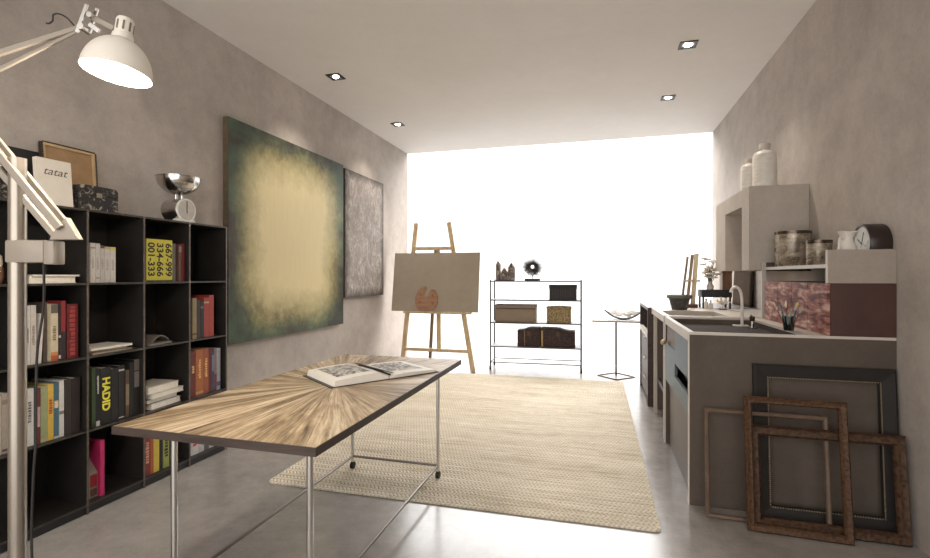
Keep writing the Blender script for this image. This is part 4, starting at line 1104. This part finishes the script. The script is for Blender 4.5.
# ------------------------------------------------------------------ picture frames leaning on the cabinet end
def leaning_frame(label, x0, x1, yb, deg, h, w, thick, mat, kind, inner=None, yaw=0.):
    xc = (x0 + x1) / 2; hw = (x1 - x0) / 2
    t = thing('picture_frame', label, 'picture frame', (xc, yb, .001), (math.radians(-deg), 0, math.radians(yaw)), 'empty frames on the floor')
    # mitred profile: list of (inward offset, -y height)
    prof = kind
    def corner(o):
        return [(-hw + o, o), (hw - o, o), (hw - o, h - o), (-hw + o, h - o)]
    names = ('bottom_rail', 'right_stile', 'top_rail', 'left_stile')
    rings = [[(cx, -dy, cz) for cx, cz in corner(o)] for o, dy in prof]
    n = len(rings)
    for s in range(4):
        s2 = (s + 1) % 4
        m = MB(); vs = [[m.bm.verts.new(r[s]) for r in rings], [m.bm.verts.new(r[s2]) for r in rings]]
        for i in range(n):
            j = (i + 1) % n
            m.bm.faces.new((vs[0][i], vs[1][i], vs[1][j], vs[0][j]))
        m.bm.faces.new(vs[0]); m.bm.faces.new(vs[1])
        m.build(names[s], mat, t)
    return t, hw
GOLD = carved_mat('worn_gilt', (84, 58, 37), (52, 36, 24), 75)
ORN = carved_mat('ornate_gilt', (78, 54, 36), (40, 29, 21), 60)
DKF = wood_mat('charcoal_frame', (30, 26, 24), (38, 33, 30), (8, 8, 8), .7)
THN = wood_mat('thin_brown_frame', (84, 67, 54), (104, 85, 70), (10, 10, 10), .5)
P1 = [(0, 0), (0, .022), (.012, .032), (.06, .022), (.074, .018), (.076, .0)]
t, hw = leaning_frame('large dark charcoal frame with a fine beaded inner line, at the back', .815, 1.48, 3.02, 3.9, .836, .076, .034, DKF, P1)
m = MB(); BEAD = M((166, 146, 116), .45, .4, .2, 60)
for i in range(44):
    x = -hw + .071 + (2 * hw - .142) * i / 43
    for z in (.071, .836 - .071): m.ball((x, -.0215, z), .0042, 6)
for i in range(66):
    z = .071 + (.836 - .142) * i / 65
    for x in (-hw + .071, hw - .071): m.ball((x, -.0215, z), .0042, 6)
m.build('beading', BEAD, t)
P2 = [(0, 0), (0, .016), (.006, .020), (.018, .017), (.022, .010), (.022, 0)]
leaning_frame('thin plain brown frame, leftmost of the frames on the floor', .556, 1.145, 2.950, 5.8, .585, .022, .02, THN, P2, None, -2)
P3 = [(0, 0), (0, .014), (.010, .030), (.026, .026), (.040, .030), (.050, .018), (.054, .012), (.054, 0)]
leaning_frame('wide ornate gilt frame, the low one at the right behind the gold brown frame', .765, 1.465, 2.905, 6.8, .525, .054, .03, ORN, P3, None, -1.)
P4 = [(0, 0), (0, .016), (.008, .026), (.020, .020), (.030, .022), (.038, .012), (.038, 0)]
leaning_frame('gold brown frame with lit top edge, the foremost on the floor', .735, 1.20, 2.85, 8.0, .685, .038, .026, GOLD, P4, None, -3)

# ------------------------------------------------------------------ light
w = bpy.data.worlds.new('daylight'); S.world = w; w.use_nodes = True
nt = w.node_tree; nt.nodes.clear()
out_ = nt.nodes.new('ShaderNodeOutputWorld'); bg = nt.nodes.new('ShaderNodeBackground'); tc = nt.nodes.new('ShaderNodeTexCoord')
sep = nt.nodes.new('ShaderNodeSeparateXYZ'); rp = nt.nodes.new('ShaderNodeValToRGB'); mr = nt.nodes.new('ShaderNodeMapRange')
nt.links.new(tc.outputs['Generated'], sep.inputs[0]); nt.links.new(sep.outputs[1], mr.inputs[0])
mr.inputs[1].default_value = -.35; mr.inputs[2].default_value = .35
FRONT = (.76, .75, .735, 1); BACK = (3.3, 3.27, 3.24, 1); GROUND = .42; HORIZON = (.50, .498, .495, 1)
rp.color_ramp.elements[0].color = (0, 0, 0, 1); rp.color_ramp.elements[1].color = (1, 1, 1, 1)
mx1 = nt.nodes.new('ShaderNodeMix'); mx1.data_type = 'RGBA'; mx1.inputs[6].default_value = FRONT; mx1.inputs[7].default_value = BACK
mr2 = nt.nodes.new('ShaderNodeMapRange'); mr2.inputs[1].default_value = -.12; mr2.inputs[2].default_value = .05; mr2.inputs[3].default_value = .85; mr2.inputs[4].default_value = 1.
vm = nt.nodes.new('ShaderNodeVectorMath'); vm.operation = 'SCALE'
mx0 = nt.nodes.new('ShaderNodeMix'); mx0.data_type = 'RGBA'; mx0.inputs[6].default_value = HORIZON; mx0.inputs[7].default_value = BACK
mr3 = nt.nodes.new('ShaderNodeMapRange'); mr3.inputs[1].default_value = .22; mr3.inputs[2].default_value = .50
nt.links.new(sep.outputs[2], mr3.inputs[0]); nt.links.new(mr3.outputs[0], mx0.inputs[0]); nt.links.new(mx0.outputs[2], mx1.inputs[7])
nt.links.new(mr.outputs[0], rp.inputs[0]); nt.links.new(rp.outputs[0], mx1.inputs[0]); nt.links.new(sep.outputs[2], mr2.inputs[0])
nt.links.new(mx1.outputs[2], vm.inputs[0]); nt.links.new(mr2.outputs[0], vm.inputs['Scale']); nt.links.new(vm.outputs[0], bg.inputs[0]); bg.inputs[1].default_value = 1.0
nt.links.new(bg.outputs[0], out_.inputs[0])

# ------------------------------------------------------------------ camera
cd = bpy.data.cameras.new('camera'); cam = bpy.data.objects.new('camera', cd); COL.objects.link(cam)
cd.sensor_fit = 'HORIZONTAL'; cd.sensor_width = 36; cd.lens = 490 / 930 * 36
cd.shift_y = -4 / 930; cd.clip_start = .05
cam.location = (0, 0, 1.33); cam.rotation_euler = (PI / 2, 0, th)
S.camera = cam
vs = S.view_settings
S.display_settings.display_device = 'sRGB'
vs.view_transform = 'Standard'; vs.look = 'None'; vs.gamma = 1.0; vs.use_curve_mapping = False; vs.exposure = 2.15
try:
    S.cycles.use_denoising = True; S.cycles.denoiser = 'OPENIMAGEDENOISE'
    S.cycles.sample_clamp_indirect = 8; S.cycles.max_bounces = 10; S.cycles.diffuse_bounces = 6; S.cycles.caustics_reflective = False
except Exception: pass
